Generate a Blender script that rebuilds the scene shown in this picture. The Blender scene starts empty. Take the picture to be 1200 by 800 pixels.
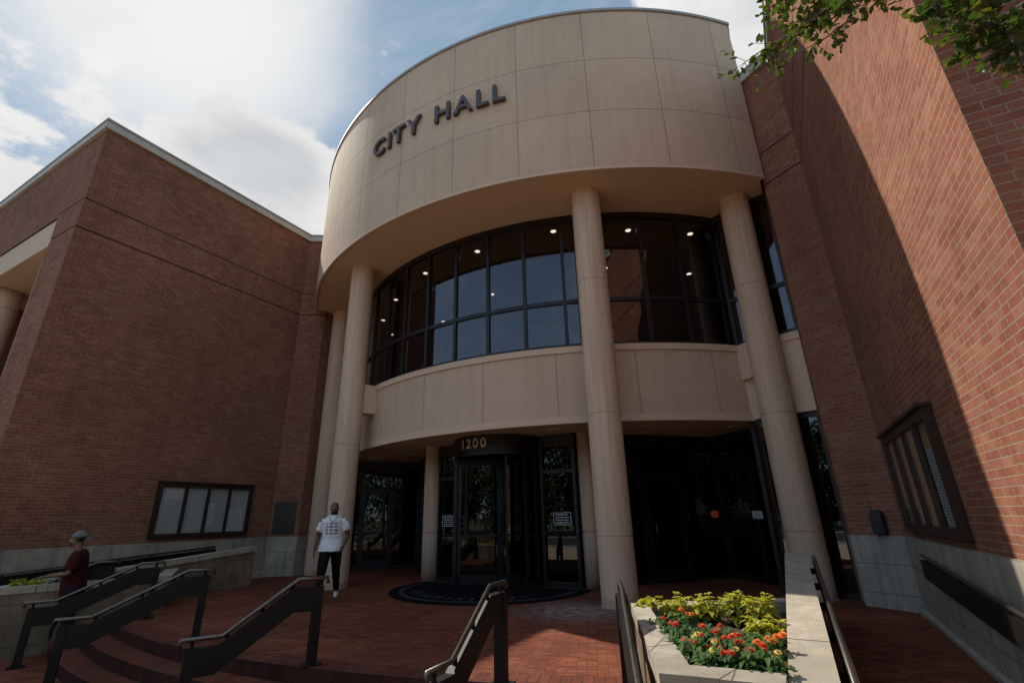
import bpy, bmesh, math, random
from mathutils import Vector, Matrix
from mathutils.bvhtree import BVHTree
R = math.radians
rnd = random.Random(7)
scn = bpy.context.scene
COL = scn.collection
# ------------------------------------------------------------------ measures (metres, building axes)
XS = -0.155                       # drum centre x
RF, ZB, ZT = 9.677, 8.115, 12.734 # fascia radius, underside, top
RC, RCOL = 8.80, 0.31             # column circle, column radius
RG, RSP = 8.05, 8.20              # upper glass, spandrel
W, YK, XE, YE, YO, H = 7.398, -7.156, 6.722, -6.691, -13.306, 11.073
S1, S2, ZBASE = 8.758, 7.992, 1.04
LOW = -0.45
CAM = Vector((5.9603, -16.8523, 1.419))

# ------------------------------------------------------------------ camera
YAW, PITCH, ROLL, FPX = R(-28.353), R(20.091), R(-1.277), 562.859
Fv = Vector((math.sin(YAW)*math.cos(PITCH), math.cos(YAW)*math.cos(PITCH), math.sin(PITCH)))
Rv = Vector((math.cos(YAW), -math.sin(YAW), 0)); Uv = Rv.cross(Fv)
R2 = Rv*math.cos(ROLL) + Uv*math.sin(ROLL); U2 = -Rv*math.sin(ROLL) + Uv*math.cos(ROLL)
cd = bpy.data.cameras.new('camera'); cam = bpy.data.objects.new('camera', cd); COL.objects.link(cam)
m = Matrix((R2, U2, -Fv)).transposed().to_4x4(); m.translation = CAM
cam.matrix_world = m
cd.sensor_width = 36; cd.lens = 36*FPX/1200; cd.clip_start = 0.05; cd.clip_end = 3000
scn.camera = cam

# ------------------------------------------------------------------ materials
def srgb(r, g, b):
    f = lambda c: ((c/255+.055)/1.055)**2.4 if c > 10 else c/255/12.92
    return (f(r), f(g), f(b), 1)
class N:
    def __init__(s, name):
        s.m = bpy.data.materials.new(name); s.m.use_nodes = True; s.t = s.m.node_tree
        s.t.nodes.clear()
        s.out = s.t.nodes.new('ShaderNodeOutputMaterial')
    def n(s, typ, **kw):
        nd = s.t.nodes.new(typ)
        for k, v in kw.items():
            if k.startswith('_'): setattr(nd, k[1:], v)
            else:
                nd.inputs[k.replace('__', ' ')].default_value = v
        return nd
    def l(s, a, b): s.t.links.new(a, b)
def mixc(N_, fac, a, b, mode='MIX'):
    nd = N_.t.nodes.new('ShaderNodeMix'); nd.data_type = 'RGBA'; nd.blend_type = mode
    for i, v in ((0, fac), (6, a), (7, b)):
        if isinstance(v, (float, int, tuple)): nd.inputs[i].default_value = v
        else: N_.l(v, nd.inputs[i])
    return nd.outputs[2]
def ramp(N_, src, stops):
    nd = N_.t.nodes.new('ShaderNodeValToRGB'); cr = nd.color_ramp
    while len(cr.elements) < len(stops): cr.elements.new(.5)
    for e, (p, c) in zip(cr.elements, stops):
        e.position = p; e.color = c if len(c) == 4 else (*c, 1)
    N_.l(src, nd.inputs[0]); return nd.outputs[0]
def noise(N_, vec, scale, detail=4, rough=.55, dist=0):
    nd = N_.n('ShaderNodeTexNoise', Scale=scale, Detail=detail, Roughness=rough, Distortion=dist)
    if vec is not None: N_.l(vec, nd.inputs['Vector'])
    return nd.outputs['Fac']
def mapping(N_, vec, scale=(1, 1, 1), loc=(0, 0, 0), rot=(0, 0, 0)):
    nd = N_.n('ShaderNodeMapping'); nd.inputs['Scale'].default_value = scale
    nd.inputs['Location'].default_value = loc; nd.inputs['Rotation'].default_value = rot
    N_.l(vec, nd.inputs['Vector']); return nd.outputs['Vector']
g3 = lambda v: (v, v, v, 1)

def brick_mat(name, c1, c2, mortar, bw=.2, bh=.0677, ms=.0055, uvmode='UV', dirt=.35, bump=.35, offset=.5, rough=.85,
              rot=0, loc=(0, 0, 0), stain=None, streak=0, spot=None, tones=None, salt=None):
    M = N(name)
    tc = M.n('ShaderNodeTexCoord'); vec = tc.outputs[uvmode]
    v = mapping(M, vec, rot=(0, 0, rot), loc=loc)
    br = M.n('ShaderNodeTexBrick', Scale=1.0); br.offset = offset; br.squash = 1
    br.inputs['Color1'].default_value = c1; br.inputs['Color2'].default_value = c2; br.inputs['Mortar'].default_value = mortar
    br.inputs['Mortar Size'].default_value = ms; br.inputs['Mortar Smooth'].default_value = .25; br.inputs['Bias'].default_value = 0
    br.inputs['Brick Width'].default_value = bw; br.inputs['Row Height'].default_value = bh
    M.l(v, br.inputs['Vector'])
    col = br.outputs['Color']
    if tones:                                    # every brick its own firing
        sp = M.n('ShaderNodeSeparateXYZ'); M.l(v, sp.inputs[0])
        def mth(op, a, b=None):
            nd = M.n('ShaderNodeMath', _operation=op)
            for i_, q in enumerate((a, b)):
                if q is None: continue
                if isinstance(q, (int, float)): nd.inputs[i_].default_value = q
                else: M.l(q, nd.inputs[i_])
            return nd.outputs[0]
        row = mth('FLOOR', mth('DIVIDE', sp.outputs[1], bh)); odd = mth('FLOORED_MODULO', row, 2.0)
        cl = mth('FLOOR', mth('DIVIDE', mth('ADD', sp.outputs[0], mth('MULTIPLY', odd, offset*bw)), bw))
        cb = M.n('ShaderNodeCombineXYZ'); M.l(cl, cb.inputs[0]); M.l(row, cb.inputs[1])
        wn = M.n('ShaderNodeTexWhiteNoise'); wn.noise_dimensions = '2D'; M.l(cb.outputs[0], wn.inputs['Vector'])
        rc = M.t.nodes.new('ShaderNodeValToRGB'); rc.color_ramp.interpolation = 'LINEAR'
        while len(rc.color_ramp.elements) < len(tones): rc.color_ramp.elements.new(.5)
        for i_, (e_, c_) in enumerate(zip(rc.color_ramp.elements, tones)): e_.position = i_/(len(tones)-1); e_.color = (*c_, 1)
        M.l(wn.outputs['Value'], rc.inputs[0])
        col = mixc(M, br.outputs['Fac'], rc.outputs[0], mortar)
    big = noise(M, v, .55, 5, .6); mid = noise(M, v, 5, 5, .6); fine = noise(M, v, 60, 3, .6)
    col = mixc(M, 1.0, col, ramp(M, big, [(.3, g3(1-dirt)), (.7, g3(1+dirt*.3))]), 'MULTIPLY')
    col = mixc(M, 1.0, col, ramp(M, mid, [(.25, g3(1-dirt*.8)), (.75, g3(1+dirt*.35))]), 'MULTIPLY')
    col = mixc(M, .8, col, ramp(M, fine, [(.25, g3(.72)), (.75, g3(1.2))]), 'MULTIPLY')
    if stain:
        st = noise(M, mapping(M, vec, (1.1, .55, 1)), 1.3, 6, .65, .8)
        col = mixc(M, ramp(M, st, [(.50, g3(0)), (.68, g3(.85))]), col, stain)
    if streak:
        st = noise(M, mapping(M, vec, (3.2, .22, 1)), 1.6, 4, .6)
        col = mixc(M, ramp(M, st, [(.45, g3(0)), (.75, g3(streak))]), col, mixc(M, 1.0, col, (.45, .42, .40, 1), 'MULTIPLY'))
    if spot:
        st = noise(M, v, 22, 2, .5)
        col = mixc(M, ramp(M, st, [(.70, g3(0)), (.76, g3(.7))]), col, spot)
    if salt:                                     # pale lime bloom on the bricks
        vd = M.t.nodes.new('ShaderNodeVectorMath'); vd.operation = 'DISTANCE'; M.l(vec, vd.inputs[0]); vd.inputs[1].default_value = salt
        ma = M.n('ShaderNodeMapRange'); ma.inputs[1].default_value = .2; ma.inputs[2].default_value = 1.15; ma.inputs[3].default_value = 1; ma.inputs[4].default_value = 0
        M.l(vd.outputs['Value'], ma.inputs[0])
        nz = ramp(M, noise(M, v, 7, 6, .7), [(.38, g3(0)), (.62, g3(1))])
        fm = M.n('ShaderNodeMath', _operation='MULTIPLY'); M.l(ma.outputs[0], fm.inputs[0]); M.l(nz, fm.inputs[1])
        col = mixc(M, fm.outputs[0], col, (.30, .285, .28, 1))
    bs = M.n('ShaderNodeBsdfPrincipled', Roughness=rough); M.l(col, bs.inputs['Base Color'])
    bs.inputs['Specular IOR Level'].default_value = .12
    hgt = M.n('ShaderNodeMath', _operation='MULTIPLY_ADD'); hgt.inputs[1].default_value = -1.0
    M.l(br.outputs['Fac'], hgt.inputs[0]); M.l(fine, hgt.inputs[2])
    bp = M.n('ShaderNodeBump', Strength=bump, Distance=.006); M.l(hgt.outputs[0], bp.inputs['Height'])
    M.l(bp.outputs[0], bs.inputs['Normal']); M.l(bs.outputs[0], M.out.inputs[0])
    return M.m
def plain_mat(name, col, rough=.6, metal=0, var=.15, scale=12, bump=.05, spec=.5, coat=0, col2=None, coords='Object', sub=None):
    M = N(name); tc = M.n('ShaderNodeTexCoord'); v = tc.outputs[coords]
    n1 = noise(M, v, scale, 5, .6); n2 = noise(M, v, scale*.12, 4, .6)
    c = mixc(M, 1.0, col, ramp(M, n1, [(.25, g3(1-var)), (.75, g3(1+var*.6))]), 'MULTIPLY')
    c = mixc(M, 1.0, c, ramp(M, n2, [(.3, g3(1-var*.7)), (.7, g3(1+var*.3))]), 'MULTIPLY')
    if col2: c = mixc(M, ramp(M, n2, [(.42, g3(0)), (.62, g3(1))]), c, col2)
    bs = M.n('ShaderNodeBsdfPrincipled', Roughness=rough, Metallic=metal); M.l(c, bs.inputs['Base Color'])
    bs.inputs['Specular IOR Level'].default_value = spec
    if bump:
        bp = M.n('ShaderNodeBump', Strength=bump*4, Distance=.003); M.l(n1, bp.inputs['Height']); M.l(bp.outputs[0], bs.inputs['Normal'])
    M.l(bs.outputs[0], M.out.inputs[0]); return M.m
def leaf_mat(name, c1, c2, c3=None, trans=.36):
    M = N(name); gi = M.n('ShaderNodeNewGeometry'); tc = M.n('ShaderNodeTexCoord')
    rn = gi.outputs['Random Per Island']
    stops = [(0, c1), (.6, c2)] + ([(1, c3)] if c3 else [])
    c = ramp(M, rn, stops)
    c = mixc(M, .6, c, ramp(M, noise(M, tc.outputs['Object'], 30, 2), [(.3, g3(.7)), (.7, g3(1.15))]), 'MULTIPLY')
    bs = M.n('ShaderNodeBsdfPrincipled', Roughness=.42); M.l(c, bs.inputs['Base Color'])
    bs.inputs['Specular IOR Level'].default_value = .5
    tr = M.n('ShaderNodeBsdfTranslucent'); M.l(mixc(M, 1.0, c, (1.5, 1.6, .7, 1), 'MULTIPLY'), tr.inputs[0])
    mx = M.n('ShaderNodeMixShader', Fac=trans); M.l(bs.outputs[0], mx.inputs[1]); M.l(tr.outputs[0], mx.inputs[2])
    M.l(mx.outputs[0], M.out.inputs[0]); return M.m
def glass_mat(name, tint, f0=.05):
    M = N(name)
    tr = M.n('ShaderNodeBsdfTransparent'); tr.inputs[0].default_value = tint
    gl = M.n('ShaderNodeBsdfGlossy', Roughness=.012); gl.inputs[0].default_value = (.93, .95, 1, 1)
    lw = M.n('ShaderNodeLayerWeight'); lw.inputs[0].default_value = .5
    tc = M.n('ShaderNodeTexCoord'); bp = M.n('ShaderNodeBump', Strength=.010, Distance=.02)
    M.l(noise(M, tc.outputs['Object'], .9, 2), bp.inputs['Height'])
    M.l(bp.outputs[0], gl.inputs['Normal'])
    pw = M.n('ShaderNodeMath', _operation='POWER'); pw.inputs[1].default_value = 5; M.l(lw.outputs['Facing'], pw.inputs[0])
    ad = M.n('ShaderNodeMath', _operation='MULTIPLY_ADD'); ad.inputs[1].default_value = 1-f0; ad.inputs[2].default_value = f0; ad.use_clamp = True
    M.l(pw.outputs[0], ad.inputs[0])
    mx = M.n('ShaderNodeMixShader'); M.l(ad.outputs[0], mx.inputs[0]); M.l(tr.outputs[0], mx.inputs[1]); M.l(gl.outputs[0], mx.inputs[2])
    M.l(mx.outputs[0], M.out.inputs[0]); return M.m
def emit_mat(name, col, s):
    M = N(name); e = M.n('ShaderNodeEmission', Strength=s); e.inputs[0].default_value = col
    M.l(e.outputs[0], M.out.inputs[0]); return M.m
def concrete_mat(name, col, pw, ph, uoff, voff, joint=.009, offset=0.0, streak=.2):
    return brick_mat(name, col, tuple(c*.95 for c in col[:3])+(1,), (.24, .19, .145, 1), pw, ph, joint, dirt=.09, bump=.10,
                     offset=offset, rough=.8, loc=(uoff, voff, 0), streak=streak)

CONC = (.66, .485, .345, 1)
MAT = {}
BT = [(.235, .082, .050), (.31, .122, .074), (.285, .102, .062), (.325, .148, .088), (.27, .095, .058), (.345, .158, .098), (.30, .108, .068), (.255, .094, .060)]
MAT['brick'] = brick_mat('brick', (.325, .122, .070, 1), (.255, .090, .050, 1), (.34, .26, .19, 1), dirt=.24, streak=.22, ms=.0052, tones=BT, bump=.8)
MAT['brick_groove'] = plain_mat('brick_groove', (.045, .022, .018, 1), .9)
PT = [(.15, .042, .022), (.25, .074, .036), (.21, .056, .029), (.29, .10, .05), (.19, .05, .027), (.27, .082, .044)]
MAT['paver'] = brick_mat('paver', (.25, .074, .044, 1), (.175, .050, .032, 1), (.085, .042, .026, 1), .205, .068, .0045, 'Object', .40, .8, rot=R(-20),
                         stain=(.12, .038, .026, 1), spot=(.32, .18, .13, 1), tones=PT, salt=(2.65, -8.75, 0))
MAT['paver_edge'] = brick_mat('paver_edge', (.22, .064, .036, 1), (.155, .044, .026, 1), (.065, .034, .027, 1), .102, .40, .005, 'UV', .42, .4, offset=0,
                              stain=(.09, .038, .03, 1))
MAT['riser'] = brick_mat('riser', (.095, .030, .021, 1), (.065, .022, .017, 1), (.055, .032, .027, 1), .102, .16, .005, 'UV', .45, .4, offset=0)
MAT['limestone'] = brick_mat('limestone', (.46, .41, .33, 1), (.40, .35, .28, 1), (.16, .14, .12, 1), .93, .415, .006, 'UV', .25, .15,
                             stain=(.30, .26, .20, 1), streak=.75, loc=(.3, .205, 0))
MAT['sandstone'] = brick_mat('sandstone', (.29, .222, .152, 1), (.235, .18, .125, 1), (.12, .095, .07, 1), .62, .30, .007, 'UV', .4, .2,
                             stain=(.12, .095, .07, 1), streak=.6)
MAT['capstone'] = brick_mat('capstone', (.52, .455, .35, 1), (.45, .39, .30, 1), (.17, .14, .11, 1), .55, 5, .006, 'UV', .38, .18, offset=0,
                            stain=(.31, .26, .19, 1))
MAT['fascia'] = concrete_mat('fascia', CONC, RF*R(9.37), 1.497, -RF*R(4.66), -9.66 + 1.497*7, .008)
MAT['spandrel'] = concrete_mat('spandrel', CONC, RSP*R(11.6), 3, -RSP*R(4.78), 1.3, .008)
MAT['concrete'] = plain_mat('concrete', CONC, .8, var=.06, scale=9, bump=.03, spec=.3)
def column_mat():
    M = N('column_concrete'); tc = M.n('ShaderNodeTexCoord'); v = tc.outputs['Object']
    c = mixc(M, 1.0, CONC, ramp(M, noise(M, v, 14, 5), [(.25, g3(.93)), (.75, g3(1.03))]), 'MULTIPLY')
    c = mixc(M, 1.0, c, ramp(M, noise(M, mapping(M, v, (7, 7, .28)), 1.4, 5, .6), [(.40, g3(1)), (.78, (.74, .72, .69, 1))]), 'MULTIPLY')
    c = mixc(M, 1.0, c, ramp(M, noise(M, v, 90, 2), [(.24, g3(.78)), (.34, g3(1))]), 'MULTIPLY')
    sx = M.n('ShaderNodeSeparateXYZ'); M.l(v, sx.inputs[0])
    wv = M.n('ShaderNodeMath', _operation='MULTIPLY_ADD'); wv.inputs[1].default_value = .55; M.l(noise(M, v, 5, 5, .65), wv.inputs[0]); M.l(sx.outputs[2], wv.inputs[2])
    c = mixc(M, 1.0, c, ramp(M, wv.outputs[0], [(.20, (.52, .48, .43, 1)), (.46, g3(1))]), 'MULTIPLY')     # splash dirt at the foot
    bs = M.n('ShaderNodeBsdfPrincipled', Roughness=.82); M.l(c, bs.inputs['Base Color']); bs.inputs['Specular IOR Level'].default_value = .25
    bp = M.n('ShaderNodeBump', Strength=.12, Distance=.003); M.l(noise(M, v, 60, 3), bp.inputs['Height']); M.l(bp.outputs[0], bs.inputs['Normal'])
    M.l(bs.outputs[0], M.out.inputs[0]); return M.m
MAT['column'] = column_mat()
MAT['soffit'] = plain_mat('soffit', (.66, .46, .30, 1), .85, var=.08, scale=5, bump=.02, spec=.2)
MAT['coping'] = plain_mat('coping', (.50, .47, .41, 1), .6, var=.1, scale=6)
MAT['metal_edge'] = plain_mat('metal_edge', (.36, .345, .32, 1), .5, .2, var=.1)
MAT['bronze'] = plain_mat('bronze', (.016, .014, .014, 1), .42, .2, var=.2, scale=20, bump=0)
MAT['rail'] = plain_mat('rail', (.011, .0092, .0085, 1), .5, .1, spec=.3, var=.3, scale=25, bump=.02)
MAT['rail_top'] = plain_mat('rail_top', (.16, .14, .12, 1), .30, .8, var=.35, scale=30, bump=.02)
MAT['case'] = plain_mat('case', (.05, .031, .024, 1), .4, .3, var=.2)
MAT['glass_up'] = glass_mat('glass_up', (.34, .32, .31, 1), .085)
MAT['glass_low'] = glass_mat('glass_low', (.36, .35, .34, 1), .06)
MAT['glass_clear'] = glass_mat('glass_clear', (.93, .94, .93, 1), .02)
MAT['letter'] = plain_mat('letter', (.085, .066, .06, 1), .5, .2, var=.2)
MAT['numeral'] = plain_mat('numeral', (.55, .44, .36, 1), .4, .3, var=.1)
MAT['paper'] = plain_mat('paper', (.68, .69, .72, 1), .8, var=.05)
MAT['ink'] = plain_mat('ink', (.03, .03, .035, 1), .8, var=.05)
MAT['ink_soft'] = plain_mat('ink_soft', (.30, .30, .34, 1), .8, var=.3)
MAT['tan_board'] = plain_mat('tan_board', (.55, .37, .19, 1), .8, var=.12)
MAT['grey_board'] = plain_mat('grey_board', (.47, .48, .48, 1), .8, var=.1)
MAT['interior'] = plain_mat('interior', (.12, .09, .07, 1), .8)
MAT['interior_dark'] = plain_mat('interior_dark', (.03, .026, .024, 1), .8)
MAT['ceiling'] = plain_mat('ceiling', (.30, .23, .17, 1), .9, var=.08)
MAT['lamp'] = emit_mat('lamp', (1, .93, .82, 1), 8)
MAT['lamp_off'] = plain_mat('lamp_off', (.55, .50, .43, 1), .5)
MAT['orange_lamp'] = emit_mat('orange_lamp', (1, .16, .03, 1), .45)
MAT['soil'] = plain_mat('soil', (.045, .03, .022, 1), .95, var=.4, scale=40, bump=.3)
MAT['bark'] = plain_mat('bark', (.09, .07, .055, 1), .9, var=.35, scale=25, bump=.3)
MAT['leaf'] = leaf_mat('leaf', (.035, .075, .016, 1), (.06, .10, .022, 1), (.13, .13, .03, 1))
MAT['leaf_far'] = leaf_mat('leaf_far', (.03, .06, .018, 1), (.05, .085, .022, 1), None, .2)
MAT['coleus'] = leaf_mat('coleus', (.42, .40, .045, 1), (.52, .46, .06, 1), (.30, .33, .05, 1), .35)
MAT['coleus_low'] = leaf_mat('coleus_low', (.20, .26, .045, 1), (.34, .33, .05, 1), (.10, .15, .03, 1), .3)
MAT['zinnia_leaf'] = leaf_mat('zinnia_leaf', (.045, .11, .03, 1), (.075, .15, .045, 1), (.12, .17, .05, 1), .3)
MAT['petal_red'] = leaf_mat('petal_red', (.62, .035, .02, 1), (.72, .07, .025, 1), (.55, .02, .025, 1), .25)
MAT['petal_orange'] = leaf_mat('petal_orange', (.78, .13, .02, 1), (.85, .20, .03, 1), None, .25)
MAT['petal_yellow'] = leaf_mat('petal_yellow', (.75, .60, .10, 1), (.8, .66, .2, 1), None, .25)
MAT['petal_white'] = leaf_mat('petal_white', (.75, .72, .62, 1), (.8, .78, .7, 1), None, .25)
MAT['flower_eye'] = plain_mat('flower_eye', (.45, .22, .03, 1), .8)
MAT['stem'] = plain_mat('stem', (.07, .11, .035, 1), .7)
MAT['mat'] = plain_mat('mat', (.008, .008, .009, 1), .95, spec=.05, var=.3, scale=60, bump=.3)
MAT['mat_mark'] = plain_mat('mat_mark', (.022, .023, .026, 1), .95, var=.3)
MAT['asphalt'] = plain_mat('asphalt', (.05, .05, .052, 1), .9, var=.25, scale=60, bump=.2)
MAT['lawn'] = plain_mat('lawn', (.06, .09, .03, 1), .95, var=.4, scale=3, bump=.3, col2=(.09, .10, .04, 1))
MAT['paving'] = plain_mat('paving', (.36, .33, .29, 1), .9, var=.15, scale=10)
MAT['bounce_forecourt'] = plain_mat('bounce_forecourt', (.62, .44, .29, 1), .9, var=.12, scale=8)  # pale warm tone picked so this paving bounces fill light
MAT['roofing'] = plain_mat('roofing', (.18, .17, .16, 1), .9)
MAT['skin'] = plain_mat('skin', (.125, .062, .038, 1), .48, var=.12, scale=25, bump=.02)
MAT['skin_tan'] = plain_mat('skin_tan', (.19, .10, .065, 1), .5, var=.12, scale=25, bump=.02)
MAT['hair'] = plain_mat('hair', (.012, .010, .009, 1), .6)
MAT['eye_white'] = plain_mat('eye_white', (.6, .58, .55, 1), .3)
MAT['shirt_white'] = plain_mat('shirt_white', (.72, .72, .76, 1), .9, var=.06, scale=14, bump=.12, spec=.1)
MAT['shirt_red'] = plain_mat('shirt_red', (.055, .009, .010, 1), .9, var=.12, scale=14, bump=.12, spec=.1)
MAT['trouser_black'] = plain_mat('trouser_black', (.006, .006, .007, 1), .85, var=.15, scale=14, bump=.12, spec=.1)
MAT['trouser_dark'] = plain_mat('trouser_dark', (.02, .022, .03, 1), .85, var=.15, scale=14, bump=.12, spec=.1)
MAT['shoe_white'] = plain_mat('shoe_white', (.7, .7, .72, 1), .6, var=.08)
MAT['cap_grey'] = plain_mat('cap_grey', (.15, .165, .165, 1), .9, var=.12)
MAT['box_black'] = plain_mat('box_black', (.02, .022, .026, 1), .5)
MAT['plaque'] = plain_mat('plaque', (.045, .040, .036, 1), .45, .5, var=.25)
MAT['white_line'] = plain_mat('white_line', (.6, .6, .6, 1), .7)

# ------------------------------------------------------------------ mesh helpers
class MB:
    """collects faces; .build() links them as ONE mesh object"""
    def __init__(s): s.bm = bmesh.new(); s.uv = s.bm.loops.layers.uv.new('UVMap'); s.mi = 0
    def face(s, pts, uvs=None, smooth=False):
        vs = [s.bm.verts.new(p) for p in pts]
        f = s.bm.faces.new(vs); f.material_index = s.mi; f.smooth = smooth
        if uvs is None:
            f.normal_update(); n = f.normal
            if abs(n.z) > .7: uvs = [(p[0], p[1]) for p in pts]
            else:
                t = Vector((-n.y, n.x, 0)).normalized(); uvs = [(t.x*p[0]+t.y*p[1], p[2]) for p in pts]
        for lp, q in zip(f.loops, uvs): lp[s.uv].uv = q
        return f
    def box(s, x0, x1, y0, y1, z0, z1, mat=None):
        P = [Vector((x, y, z)) for z in (z0, z1) for y in (y0, y1) for x in (x0, x1)]
        if mat is not None: P = [mat @ p for p in P]
        for ids in ((0, 2, 3, 1), (4, 5, 7, 6), (0, 1, 5, 4), (2, 6, 7, 3), (1, 3, 7, 5), (0, 4, 6, 2)):
            s.face([P[i] for i in ids])
        return s
    def prism(s, poly, z0, z1, caps=True, bottom=True):
        n = len(poly)
        area = sum(poly[i][0]*poly[(i+1) % n][1]-poly[(i+1) % n][0]*poly[i][1] for i in range(n))
        if area < 0: poly = list(reversed(poly))
        zf = lambda z, p: z(p) if callable(z) else z
        for i in range(n):
            a, b = poly[i], poly[(i+1) % n]
            s.face([(a[0], a[1], zf(z0, a)), (b[0], b[1], zf(z0, b)), (b[0], b[1], zf(z1, b)), (a[0], a[1], zf(z1, a))])
        if caps:
            s.face([(p[0], p[1], zf(z1, p)) for p in poly])
            if bottom: s.face([(p[0], p[1], zf(z0, p)) for p in reversed(poly)])
        return s
    def ring(s, r0, r1, z0, z1, a0, a1, n=60, cx=XS, cy=0, smooth=True, ends=True):
        """curved wall: angle 0 faces -y, positive to +x; r0 inner, r1 outer"""
        P = lambda a, r, z: (cx+r*math.sin(a), cy-r*math.cos(a), z)
        st = (a1-a0)/n
        for i in range(n):
            a, b = a0+i*st, a0+(i+1)*st
            s.face([P(a, r1, z0), P(b, r1, z0), P(b, r1, z1), P(a, r1, z1)], [(a*r1, z0), (b*r1, z0), (b*r1, z1), (a*r1, z1)], smooth)
            if r0 > 0:
                s.face([P(b, r0, z0), P(a, r0, z0), P(a, r0, z1), P(b, r0, z1)], [(b*r0, z0), (a*r0, z0), (a*r0, z1), (b*r0, z1)], smooth)
            s.face([P(a, r0, z1), P(a, r1, z1), P(b, r1, z1), P(b, r0, z1)] if r0 > 0 else [P(a, r1, z1), P(b, r1, z1), (cx, cy, z1)],
                   None if r0 == 0 else [(a*r1, r0), (a*r1, r1), (b*r1, r1), (b*r1, r0)])
            s.face([P(a, r1, z0), P(a, r0, z0), P(b, r0, z0), P(b, r1, z0)] if r0 > 0 else [P(b, r1, z0), P(a, r1, z0), (cx, cy, z0)])
        if ends and r0 > 0:
            s.face([P(a0, r0, z0), P(a0, r1, z0), P(a0, r1, z1), P(a0, r0, z1)])
            s.face([P(a1, r1, z0), P(a1, r0, z0), P(a1, r0, z1), P(a1, r1, z1)])
        return s
    def tube(s, pts, rad, n=10, cap=True, ell=None, up=None):
        pts = [Vector(p) for p in pts]; k = len(pts)
        rads = rad if isinstance(rad, (list, tuple)) else [rad]*k
        rings = []; prev = None
        for i, p in enumerate(pts):
            t = (pts[min(i+1, k-1)]-pts[max(i-1, 0)]).normalized()
            if prev is None:
                u = up if up is not None else (Vector((0, 0, 1)) if abs(t.z) < .9 else Vector((1, 0, 0)))
            else: u = prev
            x = u.cross(t)
            if x.length < 1e-5: x = Vector((1, 0, 0)).cross(t)
            x.normalize(); y = t.cross(x); prev = y
            rr = rads[i]; ra, rb = rr if isinstance(rr, (tuple, list)) else (rr, rr)
            rings.append([s.bm.verts.new(p+x*ra*math.cos(2*math.pi*j/n)+y*rb*math.sin(2*math.pi*j/n)) for j in range(n)])
        for a, b in zip(rings, rings[1:]):
            for j in range(n):
                f = s.bm.faces.new((a[j], a[(j+1) % n], b[(j+1) % n], b[j])); f.smooth = True; f.material_index = s.mi
        if cap:
            for rg in (list(reversed(rings[0])), rings[-1]):
                f = s.bm.faces.new(rg); f.material_index = s.mi
        return s
    def lathe(s, prof, cx, cy, n=48, smooth=True):
        """profile of (r, z) turned round the vertical axis at cx, cy"""
        rings = [[s.bm.verts.new((cx+r*math.cos(2*math.pi*j/n), cy+r*math.sin(2*math.pi*j/n), z)) for j in range(n)] for r, z in prof]
        for a, b in zip(rings, rings[1:]):
            for j in range(n):
                f = s.bm.faces.new((a[j], a[(j+1) % n], b[(j+1) % n], b[j])); f.smooth = smooth; f.material_index = s.mi
        s.bm.faces.new(list(reversed(rings[0]))).material_index = s.mi
        s.bm.faces.new(rings[-1]).material_index = s.mi
        return s
    def ball(s, c, r, seg=10, sc=(1, 1, 1)):
        mtx = Matrix.Translation(c) @ Matrix.Diagonal((*[r*q for q in sc], 1))
        res = bmesh.ops.create_uvsphere(s.bm, u_segments=seg, v_segments=max(6, seg*2//3), radius=1, matrix=mtx)
        for v in res['verts']:
            for f in v.link_faces: f.smooth = True; f.material_index = s.mi
        return s
    def beam(s, pts, w, h):
        """rectangular section w x h swept along pts, section kept upright"""
        pts = [Vector(p) for p in pts]; secs = []
        for i, p in enumerate(pts):
            t = pts[min(i+1, len(pts)-1)]-pts[max(i-1, 0)]; hz = Vector((t.x, t.y, 0)).normalized()
            sd = Vector((hz.y, -hz.x, 0))*w/2; up = Vector((0, 0, h/2))
            secs.append([p-sd-up, p+sd-up, p+sd+up, p-sd+up])
        for a, b in zip(secs, secs[1:]):
            for j in range(4): s.face([a[(j+1) % 4], a[j], b[j], b[(j+1) % 4]])
        s.face(secs[0]); s.face(list(reversed(secs[-1])))
        return s
    def build(s, name, mats, parent=None, bevel=0, loc=None, weld=False):
        if weld: bmesh.ops.remove_doubles(s.bm, verts=s.bm.verts, dist=1e-5)
        me = bpy.data.meshes.new(name); s.bm.to_mesh(me); s.bm.free()
        for q in (mats if isinstance(mats, (list, tuple)) else [mats]): me.materials.append(MAT[q] if isinstance(q, str) else q)
        o = bpy.data.objects.new(name, me); COL.objects.link(o)
        if bevel:
            bv = o.modifiers.new('Bevel', 'BEVEL'); bv.width = bevel; bv.segments = 2; bv.limit_method = 'ANGLE'; bv.angle_limit = R(50)
        if parent is not None:
            o.parent = parent; o.matrix_parent_inverse = Matrix.Translation(-Vector(parent.location)) if parent.rotation_euler.z == 0 else parent.matrix_basis.inverted()
        return o
def tag(o, label=None, cat=None, group=None, kind=None):
    for k, v in (('label', label), ('category', cat), ('group', group), ('kind', kind)):
        if v: o[k] = v
    return o
def empty(name, loc, label, cat, group=None):
    o = bpy.data.objects.new(name, None); o.empty_display_size = .2; o.location = loc; COL.objects.link(o)
    return tag(o, label, cat, group)
def eval_mesh(o):
    dg = bpy.context.evaluated_depsgraph_get(); dg.update()
    return bpy.data.meshes.new_from_object(o.evaluated_get(dg))
def text_bm(txt, size, extrude, offset=0.0, sx=1.0):
    cu = bpy.data.curves.new('t', 'FONT'); cu.body = txt; cu.size = size; cu.extrude = extrude; cu.offset = offset
    cu.align_x = 'CENTER'; cu.resolution_u = 4
    o = bpy.data.objects.new('t', cu); COL.objects.link(o)
    me = eval_mesh(o); bpy.data.objects.remove(o); bpy.data.curves.remove(cu)
    return me
def pt_ray(px, py):
    d = Fv + R2*((px-600)/FPX) + U2*((400-py)/FPX); return d
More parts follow.
